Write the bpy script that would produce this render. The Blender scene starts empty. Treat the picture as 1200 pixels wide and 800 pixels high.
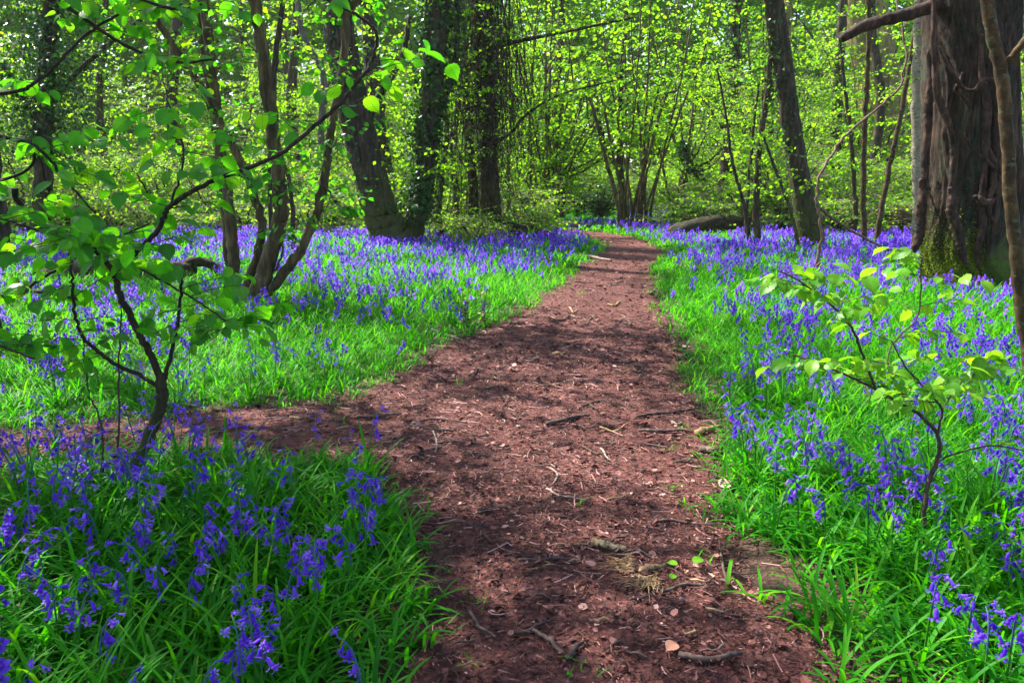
import bpy, math
import numpy as np
from math import radians, pi

SC = bpy.context.scene
COL = SC.collection
RS = np.random.RandomState(11)

# ------------------------------------------------------------------ camera model (used to place things at real distances)
CAM_H, PITCH, FPX = 1.5, radians(11.2), 933.33
SP, CP = math.sin(PITCH), math.cos(PITCH)

def ray(u, v):
    x, y = (u - 600.0) / FPX, (400.0 - v) / FPX
    return np.array([x, CP + y * SP, -SP + y * CP])

def at(u, v):
    """ground point seen at photo pixel u,v"""
    d = ray(u, v)
    t = -CAM_H / d[2]
    return np.array([d[0] * t, d[1] * t, 0.0])

def on(u, v, Y):
    """point at distance Y ahead of the camera, in direction of photo pixel u,v"""
    d = ray(u, v)
    t = Y / d[1]
    return np.array([d[0] * t, Y, CAM_H + d[2] * t])

def gz(x, y):
    x = np.asarray(x, float); y = np.asarray(y, float)
    h = 0.03 * np.sin(1.3 * x + 0.7 * y) + 0.025 * np.sin(0.9 * y - 1.7 * x + 1.0) + 0.015 * np.sin(2.3 * x + 1.9 * y + 2.0)
    return h * np.exp(-((x * x + y * y) / 150.0)) + (.010 * np.sin(6.1 * x + 2.2 * y) * np.sin(5.3 * y - 1.9 * x + .7) + .006 * np.sin(9.3 * y + 3 * x) * np.sin(8.1 * x - 2 * y)) * np.exp(-((x * x + y * y) / 30.0))

# ------------------------------------------------------------------ mesh collecting
class MB:
    def __init__(self):
        self.V, self.F, self.R, self.U, self.n, self.MI, self.mi = [], [], [], [], 0, [], 0
    def add(self, V, F, rnd=0.5, uv=None):
        V = np.asarray(V, np.float32).reshape(-1, 3)
        if isinstance(F, np.ndarray): F = [F]
        for f in F:
            if len(f): self.F.append(np.asarray(f, np.int64) + self.n); self.MI.append(np.full(len(f), self.mi, np.int32))
        self.V.append(V)
        r = np.empty(len(V), np.float32); r[:] = rnd
        self.R.append(r)
        self.U.append(np.zeros((len(V), 3), np.float32) if uv is None else np.asarray(uv, np.float32))
        self.n += len(V)
        return self
    def mesh(self, name, mat, origin=(0, 0, 0), smooth=True):
        me = bpy.data.meshes.new(name)
        V = np.concatenate(self.V) - np.asarray(origin, np.float32)
        tot = np.concatenate([np.full(len(f), f.shape[1], np.int32) for f in self.F])
        idx = np.concatenate([f.reshape(-1) for f in self.F]).astype(np.int32)
        st = np.zeros(len(tot), np.int32); st[1:] = np.cumsum(tot)[:-1]
        me.vertices.add(len(V)); me.vertices.foreach_set('co', V.astype(np.float32).ravel())
        me.loops.add(len(idx)); me.loops.foreach_set('vertex_index', idx)
        me.polygons.add(len(tot)); me.polygons.foreach_set('loop_start', st); me.polygons.foreach_set('loop_total', tot)
        me.polygons.foreach_set('use_smooth', np.full(len(tot), smooth, bool))
        me.polygons.foreach_set('material_index', np.concatenate(self.MI))
        a = me.attributes.new('rnd', 'FLOAT', 'POINT'); a.data.foreach_set('value', np.concatenate(self.R))
        a = me.attributes.new('luv', 'FLOAT_VECTOR', 'POINT'); a.data.foreach_set('vector', np.concatenate(self.U).ravel())
        me.update(calc_edges=True)
        for m_ in (mat if isinstance(mat, (list, tuple)) else [mat]): me.materials.append(m_)
        return me
    def build(self, name, mat, parent=None, origin=(0, 0, 0), smooth=True):
        o = bpy.data.objects.new(name, self.mesh(name, mat, origin, smooth))
        COL.objects.link(o)
        if parent is not None: o.parent = parent
        return o

def tag(o, label=None, cat=None, group=None, kind=None):
    for k, v in (('label', label), ('category', cat), ('group', group), ('kind', kind)):
        if v: o[k] = v
    return o

def empty(name, loc, label=None, cat=None, group=None, rz=0.0):
    o = bpy.data.objects.new(name, None); COL.objects.link(o)
    o.location = loc; o.rotation_euler = (0, 0, rz); o.empty_display_size = 0.1
    return tag(o, label, cat, group)

def copy_tree(o, parent=None):
    c = o.copy(); COL.objects.link(c)
    if parent is not None: c.parent = parent
    for ch in list(o.children): copy_tree(ch, c)
    return c

def unit(v):
    v = np.asarray(v, float)
    return v / np.maximum(np.linalg.norm(v, axis=-1, keepdims=True), 1e-9)

def smooth_path(pts, n):
    """Catmull-Rom through pts, resampled at n points"""
    P = np.asarray(pts, float)
    if len(P) == 2: return P[0] + (P[1] - P[0]) * np.linspace(0, 1, n)[:, None]
    Q = np.vstack([2 * P[0] - P[1], P, 2 * P[-1] - P[-2]])
    t = np.linspace(0, len(P) - 1 - 1e-6, n); i = t.astype(int); f = (t - i)[:, None]
    a, b, c, d = Q[i], Q[i + 1], Q[i + 2], Q[i + 3]
    return 0.5 * (2 * b + (c - a) * f + (2 * a - 5 * b + 4 * c - d) * f ** 2 + (3 * b - a - 3 * c + d) * f ** 3)

def tube(mb, P, R, k=8, rough=0.0, rng=RS, rnd=0.5, cap=True, disp=None):
    P = np.asarray(P, float); n = len(P)
    R = np.full(n, R) if np.isscalar(R) else np.interp(np.linspace(0, 1, n), np.linspace(0, 1, len(R)), R)
    T = unit(np.gradient(P, axis=0))
    N = np.zeros_like(P)
    a = np.array([1., 0, 0]) if abs(T[0][0]) < .8 else np.array([0, 1., 0])
    N[0] = unit(a - T[0] * a.dot(T[0]))
    for i in range(1, n):
        v = N[i - 1] - T[i] * N[i - 1].dot(T[i]); N[i] = v / max(np.linalg.norm(v), 1e-9)
    B = np.cross(T, N)
    th = np.linspace(0, 2 * pi, k, endpoint=False)
    RR = R[:, None] * np.ones(k)
    if rough:
        RR = RR * (1 + rough * (rng.rand(n, k) - .5))
    if disp is not None: RR = RR * disp(np.linspace(0, 1, n)[:, None], th[None, :])
    V = P[:, None] + RR[..., None] * (np.cos(th)[None, :, None] * N[:, None] + np.sin(th)[None, :, None] * B[:, None])
    i = np.arange(n - 1)[:, None] * k; j = np.arange(k)[None]; j2 = (j + 1) % k
    F = [np.stack([i + j, i + j2, i + k + j2, i + k + j], -1).reshape(-1, 4)]
    V = V.reshape(-1, 3)
    if cap:
        V = np.vstack([V, P[-1:] + T[-1:] * R[-1] * .3, P[:1] - T[:1] * R[0] * .2])
        jj = np.arange(k); b = (n - 1) * k
        F.append(np.stack([b + jj, b + (jj + 1) % k, np.full(k, n * k)], -1))
        F.append(np.stack([(jj + 1) % k, jj, np.full(k, n * k + 1)], -1))
    mb.add(V, F, rnd)

def inst(mb, T, P, D, N, S, rnd=None, sx=None):
    """place template T=(V,[F],uv) at P, its y axis along D, its z axis near N, size S"""
    V, Fs, uv = T
    P = np.asarray(P, float); n = len(P)
    if n == 0: return
    y = unit(D); z = unit(np.asarray(N, float) - y * (np.asarray(N) * y).sum(-1, keepdims=True)); x = np.cross(y, z)
    S = np.asarray(S, float) * np.ones(n)
    sx = np.ones(n) if sx is None else sx
    W = P[:, None] + S[:, None, None] * ((V[None, :, 0:1] * sx[:, None, None]) * x[:, None] + V[None, :, 1:2] * y[:, None] + V[None, :, 2:3] * z[:, None])
    m = len(V); off = (np.arange(n) * m)[:, None, None]
    r = np.repeat(RS.rand(n) if rnd is None else rnd, m)
    mb.add(W.reshape(-1, 3), [(f[None] + off).reshape(-1, f.shape[1]) for f in Fs], r,
           None if uv is None else np.tile(uv, (n, 1)))

# ------------------------------------------------------------------ leaf and flower templates
def A(x): return np.array(x)
LEAF_FAR = (A([[0, 0, 0], [-.36, .32, .05], [-.30, .70, .03], [0, 1, -.06], [.30, .70, .03], [.36, .32, .05], [0, .5, -.02]], ) * 1.0,
            [A([[0, 6, 1], [1, 6, 2], [2, 6, 3], [3, 6, 4], [4, 6, 5], [5, 6, 0]])], None)
LEAF_LOW = (A([[0, 0, 0], [-.37, .45, .07], [0, 1, -.05], [.37, .45, .07]]), [A([[0, 3, 2], [0, 2, 1]])], None)

def hazel_leaf():
    rows, cols = 15, 9
    V, U = [], []
    for r in range(rows):
        t = r / (rows - 1)
        w = .385 * (math.sin(pi * min(1, t / .92) ** .74) ** .70) if 0 < t < .92 else 0.012
        if t > .62: w = max(w * (1 - ((t - .62) / .38) ** .9 * .55), .03 * (1 - t) / .08 if t < 1 else .004)
        w *= 1 + (.09 if r % 2 else -.05)
        for c in range(cols):
            s = -1 + 2 * c / (cols - 1)
            x = w * s
            y = t + abs(s) * -.10 * (1 - t) + abs(s) * .06 * math.sin(pi * t)
            pleat = .026 * math.cos((t * 7 - abs(s) * 1.2) * 2 * pi) * min(1, abs(s) * 2)
            z = .14 * abs(s) * w * 2 * .5 - .34 * (t - .25) ** 2 + pleat
            V.append((x, y, z)); U.append((s * w * 2.1, t, 0))
    F = []
    for r in range(rows - 1):
        for c in range(cols - 1):
            a = r * cols + c
            F.append((a, a + 1, a + cols + 1, a + cols))
    n = len(V)
    V += [(-.012, 0, 0), (.012, 0, 0), (.012, -.17, .03), (-.012, -.17, .03)]; U += [(0, 0, 1)] * 4
    F.append((n, n + 1, n + 2, n + 3))
    return A(V), [A(F)], A(U)
LEAF_HAZEL = hazel_leaf()
IVY = (A([[0, 0, 0], [-.42, .05, .04], [-.30, .42, .03], [-.18, .50, .02], [0, 1, -.06], [.18, .50, .02], [.30, .42, .03], [.42, .05, .04], [0, .3, 0]]),
       [A([[8, 0, 7], [8, 7, 6], [8, 6, 5], [8, 5, 4], [8, 4, 3], [8, 3, 2], [8, 2, 1], [8, 1, 0]])], None)

def bell():
    """a nodding six-petalled bell, opening along +y"""
    V, F = [], []
    prof = [(0, .08), (.12, .16), (.35, .195), (.62, .20), (.80, .25)]
    for y, r in prof:
        for k in range(6):
            a = k * pi / 3; V.append((r * math.cos(a), y, r * math.sin(a)))
    for i in range(4):
        for k in range(6): F.append((i * 6 + k, i * 6 + (k + 1) % 6, i * 6 + 6 + (k + 1) % 6, i * 6 + 6 + k))
    tri = []
    b = 24
    for k in range(6):
        a = k * pi / 3
        n = len(V)
        for da, r, y in ((-.36, .36, .90), (.36, .36, .90), (-.16, .58, .96), (.16, .58, .96), (0, .66, .86)):
            V.append((r * math.cos(a + da), y, r * math.sin(a + da)))
        tri += [(b + k, n, n + 1), (n + 2, n + 4, n + 3)]
        F.append((n, n + 2, n + 3, n + 1))
    n = len(V); V.append((0, -.03, 0))
    tri += [((k + 1) % 6, k, n) for k in range(6)]
    return A(V), [A(F), A(tri)], None
BELL = bell()
def bell_mid():
    V = [(0, 0, 0)]
    for y, r in ((.35, .26), (.75, .28), (1.0, .58)):
        for k in range(5): V.append((r * math.cos(k * 1.2566), y, r * math.sin(k * 1.2566)))
    F4 = [(1 + i * 5 + k, 1 + i * 5 + (k + 1) % 5, 6 + i * 5 + (k + 1) % 5, 6 + i * 5 + k) for i in range(2) for k in range(5)]
    return A(V), [A(F4), A([(0, 1 + k, 1 + (k + 1) % 5) for k in range(5)])], None
BELL_MID = bell_mid()
BELL_FAR = (A([[0, 0, 0], [.45, .9, 0], [-.22, .9, .4], [-.22, .9, -.4]]), [A([[0, 1, 2], [0, 2, 3], [0, 3, 1]])], None)

# ------------------------------------------------------------------ materials
def new_mat(name):
    m = bpy.data.materials.new(name); m.use_nodes = True
    nt = m.node_tree; nt.nodes.clear()
    return m, nt, nt.nodes, nt.links

def ramp(nt, fac, stops):
    r = nt.nodes.new('ShaderNodeValToRGB'); e = r.color_ramp.elements
    while len(e) < len(stops): e.new(.5)
    for k, (p, c) in enumerate(stops): e[k].position = p; e[k].color = (*c, 1)
    nt.links.new(fac, r.inputs[0]); return r.outputs[0]

def mixc(nt, fac, a, b, mode='MIX'):
    m = nt.nodes.new('ShaderNodeMix'); m.data_type = 'RGBA'; m.blend_type = mode
    for s, v in ((m.inputs[0], fac), (m.inputs[6], a), (m.inputs[7], b)):
        if isinstance(v, (float, int)): s.default_value = v
        elif isinstance(v, tuple): s.default_value = (*v, 1)
        else: nt.links.new(v, s)
    return m.outputs[2]

def math_n(nt, op, a, b=0.0, c=None, clamp=False):
    m = nt.nodes.new('ShaderNodeMath'); m.operation = op; m.use_clamp = clamp
    for k, v in enumerate((a, b, c)):
        if v is None: continue
        if isinstance(v, (float, int)): m.inputs[k].default_value = v
        else: nt.links.new(v, m.inputs[k])
    return m.outputs[0]

def attr(nt, name):
    a = nt.nodes.new('ShaderNodeAttribute'); a.attribute_name = name; return a

def noise(nt, vec, scale, detail=4, rough=.55):
    n = nt.nodes.new('ShaderNodeTexNoise'); n.inputs['Scale'].default_value = scale
    n.inputs['Detail'].default_value = detail; n.inputs['Roughness'].default_value = rough
    if vec is not None: nt.links.new(vec, n.inputs['Vector'])
    return n.outputs['Fac']

def mapped(nt, scale=(1, 1, 1), coord='Object'):
    t = nt.nodes.new('ShaderNodeTexCoord'); m = nt.nodes.new('ShaderNodeMapping'); m.inputs['Scale'].default_value = scale
    nt.links.new(t.outputs[coord], m.inputs['Vector']); return m.outputs[0]

def leaf_mat(name, stops, trans=.5, tstops=None, rough=.5, veins=False, spec=.2):
    """stops: reflected colours along the random value; tstops: transmitted colours"""
    m, nt, N, L = new_mat(name)
    r = attr(nt, 'rnd').outputs['Fac']
    oi = N.new('ShaderNodeObjectInfo').outputs['Random']
    f = math_n(nt, 'ADD', math_n(nt, 'MULTIPLY', r, .8), math_n(nt, 'MULTIPLY', oi, .2))
    col = ramp(nt, f, stops); tcol = ramp(nt, f, tstops or stops)
    p = N.new('ShaderNodeBsdfPrincipled'); p.inputs['Roughness'].default_value = rough; p.inputs['Specular IOR Level'].default_value = spec
    t = N.new('ShaderNodeBsdfTranslucent'); mx = N.new('ShaderNodeMixShader'); mx.inputs[0].default_value = trans
    if veins:
        uv = attr(nt, 'luv').outputs['Vector']
        s = N.new('ShaderNodeSeparateXYZ'); L.new(uv, s.inputs[0])
        au = math_n(nt, 'ABSOLUTE', s.outputs[0])
        ph = math_n(nt, 'FRACT', math_n(nt, 'MULTIPLY', math_n(nt, 'SUBTRACT', s.outputs[1], math_n(nt, 'MULTIPLY', au, .38)), 8.0))
        lat = math_n(nt, 'LESS_THAN', math_n(nt, 'ABSOLUTE', math_n(nt, 'SUBTRACT', ph, .5)), .09)
        mid = math_n(nt, 'LESS_THAN', au, .045)
        v = math_n(nt, 'MAXIMUM', lat, mid)
        col = mixc(nt, math_n(nt, 'MULTIPLY', v, .35), col, (.20, .34, .06))
        tcol = mixc(nt, math_n(nt, 'MULTIPLY', v, .65), tcol, (.05, .16, .006))
    L.new(col, p.inputs['Base Color']); L.new(tcol, t.inputs[0])
    L.new(p.outputs[0], mx.inputs[1]); L.new(t.outputs[0], mx.inputs[2])
    o = N.new('ShaderNodeOutputMaterial'); L.new(mx.outputs[0], o.inputs[0])
    return m

def bark_mat(name, dark, light, moss=0.0, moss_col=(.07, .11, .012), scale=18, stretch=.16, bump=.6, lichen=None, moss_h=.9, pale=None):
    m, nt, N, L = new_mat(name)
    v = mapped(nt, (1, 1, stretch))
    n1 = noise(nt, v, scale, 6, .65); n2 = noise(nt, mapped(nt), 3.1, 3)
    f = math_n(nt, 'ADD', math_n(nt, 'MULTIPLY', n1, .75), math_n(nt, 'MULTIPLY', n2, .35))
    c = ramp(nt, f, [(.43, dark), (.57, tuple(a * .65 + b * .35 for a, b in zip(dark, light))), (.70, light)])
    if lichen:
        k = ramp(nt, noise(nt, mapped(nt, (1, 1, .45)), 3.4, 8, .8), [(.53, (0, 0, 0)), (.66, (1, 1, 1))])
        c = mixc(nt, math_n(nt, 'MULTIPLY', k, .8), c, lichen)
    if pale:
        k = ramp(nt, noise(nt, mapped(nt, (1, 1, 2.5)), 9, 3), [(.60, (0, 0, 0)), (.64, (1, 1, 1))])
        c = mixc(nt, k, c, pale)
    if moss:
        t = N.new('ShaderNodeTexCoord'); s = N.new('ShaderNodeSeparateXYZ'); L.new(t.outputs['Object'], s.inputs[0])
        h = math_n(nt, 'SUBTRACT', 1.0, math_n(nt, 'DIVIDE', s.outputs[2], moss_h))
        k = math_n(nt, 'ADD', h, math_n(nt, 'MULTIPLY', math_n(nt, 'SUBTRACT', noise(nt, mapped(nt), 4.5, 5, .65), .5), 2.6))
        k = math_n(nt, 'MULTIPLY', math_n(nt, 'MULTIPLY', k, 1.6, clamp=True), moss, clamp=True)
        mc = mixc(nt, noise(nt, mapped(nt), 40, 3), tuple(x * .45 for x in moss_col), tuple(x * 1.5 for x in moss_col))
        c = mixc(nt, k, c, mc)
    p = N.new('ShaderNodeBsdfPrincipled'); p.inputs['Roughness'].default_value = .85; p.inputs['Specular IOR Level'].default_value = .25
    L.new(c, p.inputs['Base Color'])
    b = N.new('ShaderNodeBump'); b.inputs['Strength'].default_value = bump; b.inputs['Distance'].default_value = .03
    L.new(n1, b.inputs['Height']); L.new(b.outputs[0], p.inputs['Normal'])
    o = N.new('ShaderNodeOutputMaterial'); L.new(p.outputs[0], o.inputs[0])
    return m

def soil_mat(name, stops, scale=1.0):
    m, nt, N, L = new_mat(name)
    v = mapped(nt)
    n1 = noise(nt, v, 1.4 * scale, 5, .6); n2 = noise(nt, v, 34 * scale, 6, .75)
    vo = N.new('ShaderNodeTexVoronoi'); vo.inputs['Scale'].default_value = 55 * scale; L.new(v, vo.inputs['Vector'])
    s = N.new('ShaderNodeSeparateColor'); L.new(vo.outputs['Color'], s.inputs[0])
    f = math_n(nt, 'ADD', math_n(nt, 'MULTIPLY', n1, .4), math_n(nt, 'ADD', math_n(nt, 'MULTIPLY', n2, .45), math_n(nt, 'MULTIPLY', s.outputs[0], .25)))
    c = ramp(nt, f, stops)
    p = N.new('ShaderNodeBsdfPrincipled'); p.inputs['Roughness'].default_value = .9; p.inputs['Specular IOR Level'].default_value = .2
    L.new(c, p.inputs['Base Color'])
    b = N.new('ShaderNodeBump'); b.inputs['Strength'].default_value = .9; b.inputs['Distance'].default_value = .03
    L.new(math_n(nt, 'ADD', n2, math_n(nt, 'MULTIPLY', vo.outputs['Distance'], .6)), b.inputs['Height']); L.new(b.outputs[0], p.inputs['Normal'])
    o = N.new('ShaderNodeOutputMaterial'); L.new(p.outputs[0], o.inputs[0])
    return m

M = {}
M['leaf_near'] = leaf_mat('hazel_leaf_near', [(0, (.018, .115, .010)), (.6, (.030, .175, .012)), (1, (.06, .24, .012))], .55,
                          [(0, (.07, .48, .008)), (.6, (.16, .64, .006)), (1, (.40, .80, .01))], veins=True, rough=.42)
M['leaf_lime'] = leaf_mat('hazel_leaf_lime', [(0, (.05, .21, .012)), (.5, (.11, .32, .012)), (1, (.22, .42, .02))], .5,
                          [(0, (.16, .52, .01)), (1, (.45, .75, .015))], veins=True, rough=.4)
M['leaf_wood'] = leaf_mat('woodland_leaf', [(0, (.045, .165, .006)), (.5, (.085, .25, .008)), (1, (.15, .32, .012))], .55,
                          [(0, (.13, .40, .003)), (.5, (.25, .58, .004)), (1, (.42, .70, .008))], spec=.08)
M['leaf_deep'] = leaf_mat('deep_green_leaf', [(0, (.02, .10, .008)), (1, (.05, .17, .010))], .45,
                          [(0, (.05, .26, .006)), (1, (.14, .42, .008))])
M['ivy'] = leaf_mat('ivy_leaf', [(0, (.006, .030, .006)), (.7, (.014, .065, .010)), (1, (.03, .11, .012))], .15, [(0, (.02, .12, .004)), (1, (.05, .22, .006))], rough=.3)
M['grass'] = leaf_mat('bluebell_strap_leaf', [(0, (.004, .070, .002)), (.5, (.018, .150, .003)), (.8, (.045, .24, .004)), (.93, (.12, .26, .010)), (.975, (.26, .24, .05)), (1, (.34, .23, .10))], .42,
                      [(0, (.04, .36, .002)), (.6, (.10, .55, .002)), (1, (.25, .64, .004))], rough=.5, spec=.12)
M['stalk'] = leaf_mat('bluebell_stalk', [(0, (.03, .14, .010)), (1, (.05, .20, .014))], .2)
M['bell'] = leaf_mat('bluebell_petal', [(0, (.050, .012, .34)), (.45, (.125, .034, .54)), (.8, (.22, .085, .66)), (1, (.42, .26, .78))], .4,
                     [(0, (.15, .025, .72)), (1, (.40, .16, .90))], rough=.6, spec=.12)
M['bark'] = bark_mat('hazel_bark', (.018, .013, .007), (.085, .060, .030), moss=.8, moss_h=.5, scale=22)
M['bark_far'] = bark_mat('woodland_bark', (.014, .010, .007), (.075, .052, .032), scale=14)
M['bark_grey'] = bark_mat('ash_pole_bark', (.05, .045, .036), (.17, .15, .12), scale=14)
M['bark_sapling'] = bark_mat('sapling_bark', (.010, .007, .005), (.050, .036, .020), moss=.45, moss_h=.5, scale=40, bump=.4)
M['bark_twig'] = bark_mat('twig_bark', (.030, .018, .014), (.10, .065, .05), scale=30, bump=.3)
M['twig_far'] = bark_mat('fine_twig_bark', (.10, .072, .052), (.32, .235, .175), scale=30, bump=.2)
M['bark_olive'] = bark_mat('olive_stem_bark', (.025, .018, .008), (.17, .12, .055), scale=16)
M['bark_dark'] = bark_mat('dark_mossy_bark', (.004, .003, .002), (.095, .070, .045), moss=.6, moss_h=1.9, moss_col=(.045, .06, .008), scale=14, bump=1.0)
M['bark_oak'] = bark_mat('oak_bark', (.0025, .0015, .001), (.088, .050, .029), moss=1.0, moss_h=.75, moss_col=(.06, .10, .010), scale=26, stretch=.10, bump=1.0, lichen=(.014, .062, .034))
M['vine'] = bark_mat('ivy_stem_bark', (.010, .005, .004), (.095, .048, .031), scale=20, stretch=.4, bump=.6)
M['vine_pale'] = bark_mat('pale_vine_bark', (.06, .034, .025), (.25, .155, .115), scale=24, stretch=.6, bump=.4)
M['bark_birch'] = bark_mat('birch_bark', (.14, .125, .085), (.32, .285, .20), scale=10, stretch=3, bump=.3, pale=(.04, .035, .03))
M['bark_lichen'] = bark_mat('lichened_stem_bark', (.02, .012, .006), (.11, .062, .022), scale=18, stretch=.8, bump=.4, pale=(.075, .085, .045))
M['bark_old'] = bark_mat('old_pale_trunk_bark', (.08, .07, .025), (.30, .24, .08), moss=.7, moss_h=4.0, moss_col=(.13, .16, .02), scale=9)
M['log'] = bark_mat('mossy_log_bark', (.007, .004, .003), (.050, .027, .018), moss=.2, moss_h=.9, moss_col=(.045, .06, .007), scale=14, stretch=1, bump=.9)
M['stick'] = bark_mat('dead_stick', (.035, .022, .018), (.17, .11, .085), scale=25, stretch=1, bump=.4)
M['stick_tan'] = bark_mat('rotten_tan_wood', (.13, .07, .03), (.58, .40, .20), scale=30, stretch=1, bump=.5)
M['stick_pale'] = bark_mat('bleached_stick', (.11, .075, .06), (.32, .24, .20), scale=25, stretch=1, bump=.3)
M['soil'] = soil_mat('forest_soil', [(.30, (.020, .011, .008)), (.52, (.060, .033, .022)), (.75, (.14, .08, .055))])
M['path'] = soil_mat('trodden_path', [(.30, (.020, .007, .006)), (.50, (.085, .029, .023)), (.66, (.15, .052, .042)), (.80, (.36, .19, .165))])
M['litter'] = leaf_mat('dead_leaf_litter', [(0, (.012, .004, .004)), (.32, (.050, .015, .012)), (.64, (.15, .048, .036)), (.78, (.34, .16, .13)), (.90, (.54, .36, .32)), (.97, (.40, .12, .02)), (1, (.52, .40, .34))], .12, rough=.7, spec=.25)
M['moss'] = leaf_mat('moss_tuft', [(0, (.03, .06, .004)), (.6, (.10, .15, .010)), (1, (.26, .29, .02))], .3, rough=.8, spec=.1)

# ------------------------------------------------------------------ path outline and ground
PL = [(496, 830), (512, 745), (520, 690), (505, 640), (470, 592), (436, 562), (400, 548)]          # left edge, near part
PL2 = [(385, 482), (440, 458), (478, 438), (520, 408), (572, 386), (618, 362), (655, 334), (682, 312), (704, 300), (712, 291), (700, 283), (672, 276)]
PR = [(1010, 830), (955, 775), (895, 742), (868, 700), (850, 640), (838, 560), (826, 490), (800, 430), (778, 375), (766, 335), (768, 312), (776, 300), (772, 291), (752, 282), (715, 274)]
left_edge = np.array([at(*p)[:2] for p in PL + PL2]); right_edge = np.array([at(*p)[:2] for p in PR])
left_edge = np.vstack([[left_edge[0][0] - .05, -4], left_edge]); right_edge = np.vstack([[right_edge[0][0] + .1, -4], right_edge])
SIDE_U = [(400, 484), (300, 489), (200, 493), (100, 498), (0, 504), (-160, 512), (-500, 530)]
SIDE_L = [(420, 560), (330, 543), (250, 538), (150, 536), (60, 538), (0, 540), (-160, 548), (-500, 570)]
side_u = np.array([at(*p)[:2] for p in SIDE_U]); side_l = np.array([at(*p)[:2] for p in SIDE_L])
# past the bend the path runs on to the left behind the bluebells
left_edge = np.vstack([left_edge, [[-3.5, 31], [-14, 40]]]); right_edge = np.vstack([right_edge, [[-2.5, 33.5], [-14, 43]]])
POLY = np.vstack([left_edge, right_edge[::-1]]); POLY2 = np.vstack([side_u, side_l[::-1]])

def in_poly(P, poly):
    x, y = P[:, 0], P[:, 1]; c = np.zeros(len(P), bool)
    for (x1, y1), (x2, y2) in zip(poly, np.roll(poly, -1, 0)):
        k = (y1 > y) != (y2 > y)
        c ^= k & (x < (x2 - x1) * (y - y1) / (y2 - y1 + 1e-12) + x1)
    return c
def seg_dist(P, line, closed=True):
    d = np.full(len(P), 1e9)
    Q = np.roll(line, -1, 0) if closed else line[1:]
    for a, b in zip(line if closed else line[:-1], Q):
        ab = b - a; t = np.clip(((P - a) @ ab) / (ab @ ab + 1e-12), 0, 1)
        d = np.minimum(d, np.linalg.norm(P - a - t[:, None] * ab, axis=1))
    return d
def path_dist(P):
    """signed: negative inside a path"""
    d1 = seg_dist(P, POLY); d1[in_poly(P, POLY)] *= -1
    d2 = seg_dist(P, POLY2); d2[in_poly(P, POLY2)] *= -1
    return np.minimum(d1, d2)
def wob(x, y, f=1.0, s=0.0):
    return (np.sin(3.1 * f * x + 1.7 * f * y + s) + np.sin(2.3 * f * y - 4.1 * f * x + 2 * s + 1) + np.sin(5.3 * f * x + 6.1 * f * y + s * 3)) / 3

def spaced(lo, hi, n, k):
    t = np.linspace(np.arcsinh(lo / k), np.arcsinh(hi / k), n); return np.sinh(t) * k
gx = spaced(-320, 320, 260, 2.2); gy = spaced(-60, 420, 300, 3.0)
X, Y = np.meshgrid(gx, gy); g = MB()
i = (np.arange(len(gy) - 1)[:, None] * len(gx) + np.arange(len(gx) - 1)[None]).ravel()
g.add(np.stack([X, Y, gz(X, Y)], -1), np.stack([i, i + 1, i + len(gx) + 1, i + len(gx)], -1))
tag(g.build('ground', M['soil']), 'brown woodland floor under the bluebells', kind='structure')

def strip(name, A_, B_, n, m, lift, label):
    a = smooth_path(np.c_[A_, np.zeros(len(A_))], n)[:, :2]; b = smooth_path(np.c_[B_, np.zeros(len(B_))], n)[:, :2]
    a = a + .10 * wob(a[:, 0:1], a[:, 1:2], 1.6); b = b + .10 * wob(b[:, 0:1], b[:, 1:2], 1.6, 2)
    t = np.linspace(0, 1, m)[None, :, None]
    P = a[:, None] * (1 - t) + b[:, None] * t
    k = MB(); i = (np.arange(n - 1)[:, None] * m + np.arange(m - 1)[None]).ravel()
    k.add(np.dstack([P, gz(P[..., 0], P[..., 1]) + lift]), np.stack([i, i + 1, i + m + 1, i + m], -1))
    return tag(k.build(name, M['path']), label, kind='structure')
strip('path', left_edge, right_edge, 420, 28, .007, 'reddish brown trodden woodland path')
strip('side_path', side_l, side_u, 120, 14, .013, 'narrow brown side path leading off to the left')

# ------------------------------------------------------------------ ribbons of leaf (grass-like straps), vectorised
def straps(mb, P, az, length, lean, curl, width, segs, rnd, keel=.25):
    n = len(P); h = np.zeros(n); z = np.zeros(n)
    ca, sa = np.cos(az), np.sin(az); rows = []
    for k in range(segs + 1):
        t = k / segs
        w = width * (np.sqrt(max(0.0, 1 - t ** 3)) if k < segs else .06) * (.6 + .4 * min(1, t * 4))
        px, py, pz = P[:, 0] + ca * h, P[:, 1] + sa * h, P[:, 2] + z
        ang = lean + curl * t
        ko = keel * w
        rows.append(np.stack([np.stack([px - sa * w, py + ca * w, pz + ko], -1), np.stack([px, py, pz], -1), np.stack([px + sa * w, py - ca * w, pz + ko], -1)], 1))
        st = length / segs
        h = h + np.sin(ang) * st; z = z + np.cos(ang) * st
        z = np.maximum(z, .004 - .0)
    V = np.stack(rows, 1)                        # n, segs+1, 3, 3
    m = (segs + 1) * 3
    base = []
    for k in range(segs):
        for c in range(2):
            a = k * 3 + c; base.append((a, a + 1, a + 4, a + 3))
    base = np.array(base)
    F = (base[None] + (np.arange(n) * m)[:, None, None]).reshape(-1, 4)
    mb.add(V.reshape(-1, 3), F, np.repeat(rnd, m))

def scatter(d0, d1, dens, half=.70, rng=RS):
    n = int(dens * half * (d1 * d1 - d0 * d0))
    d = np.sqrt(rng.uniform(d0 * d0, d1 * d1, n)); a = rng.uniform(-half, half, n)
    return np.c_[d * np.sin(a), d * np.cos(a)]

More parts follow.
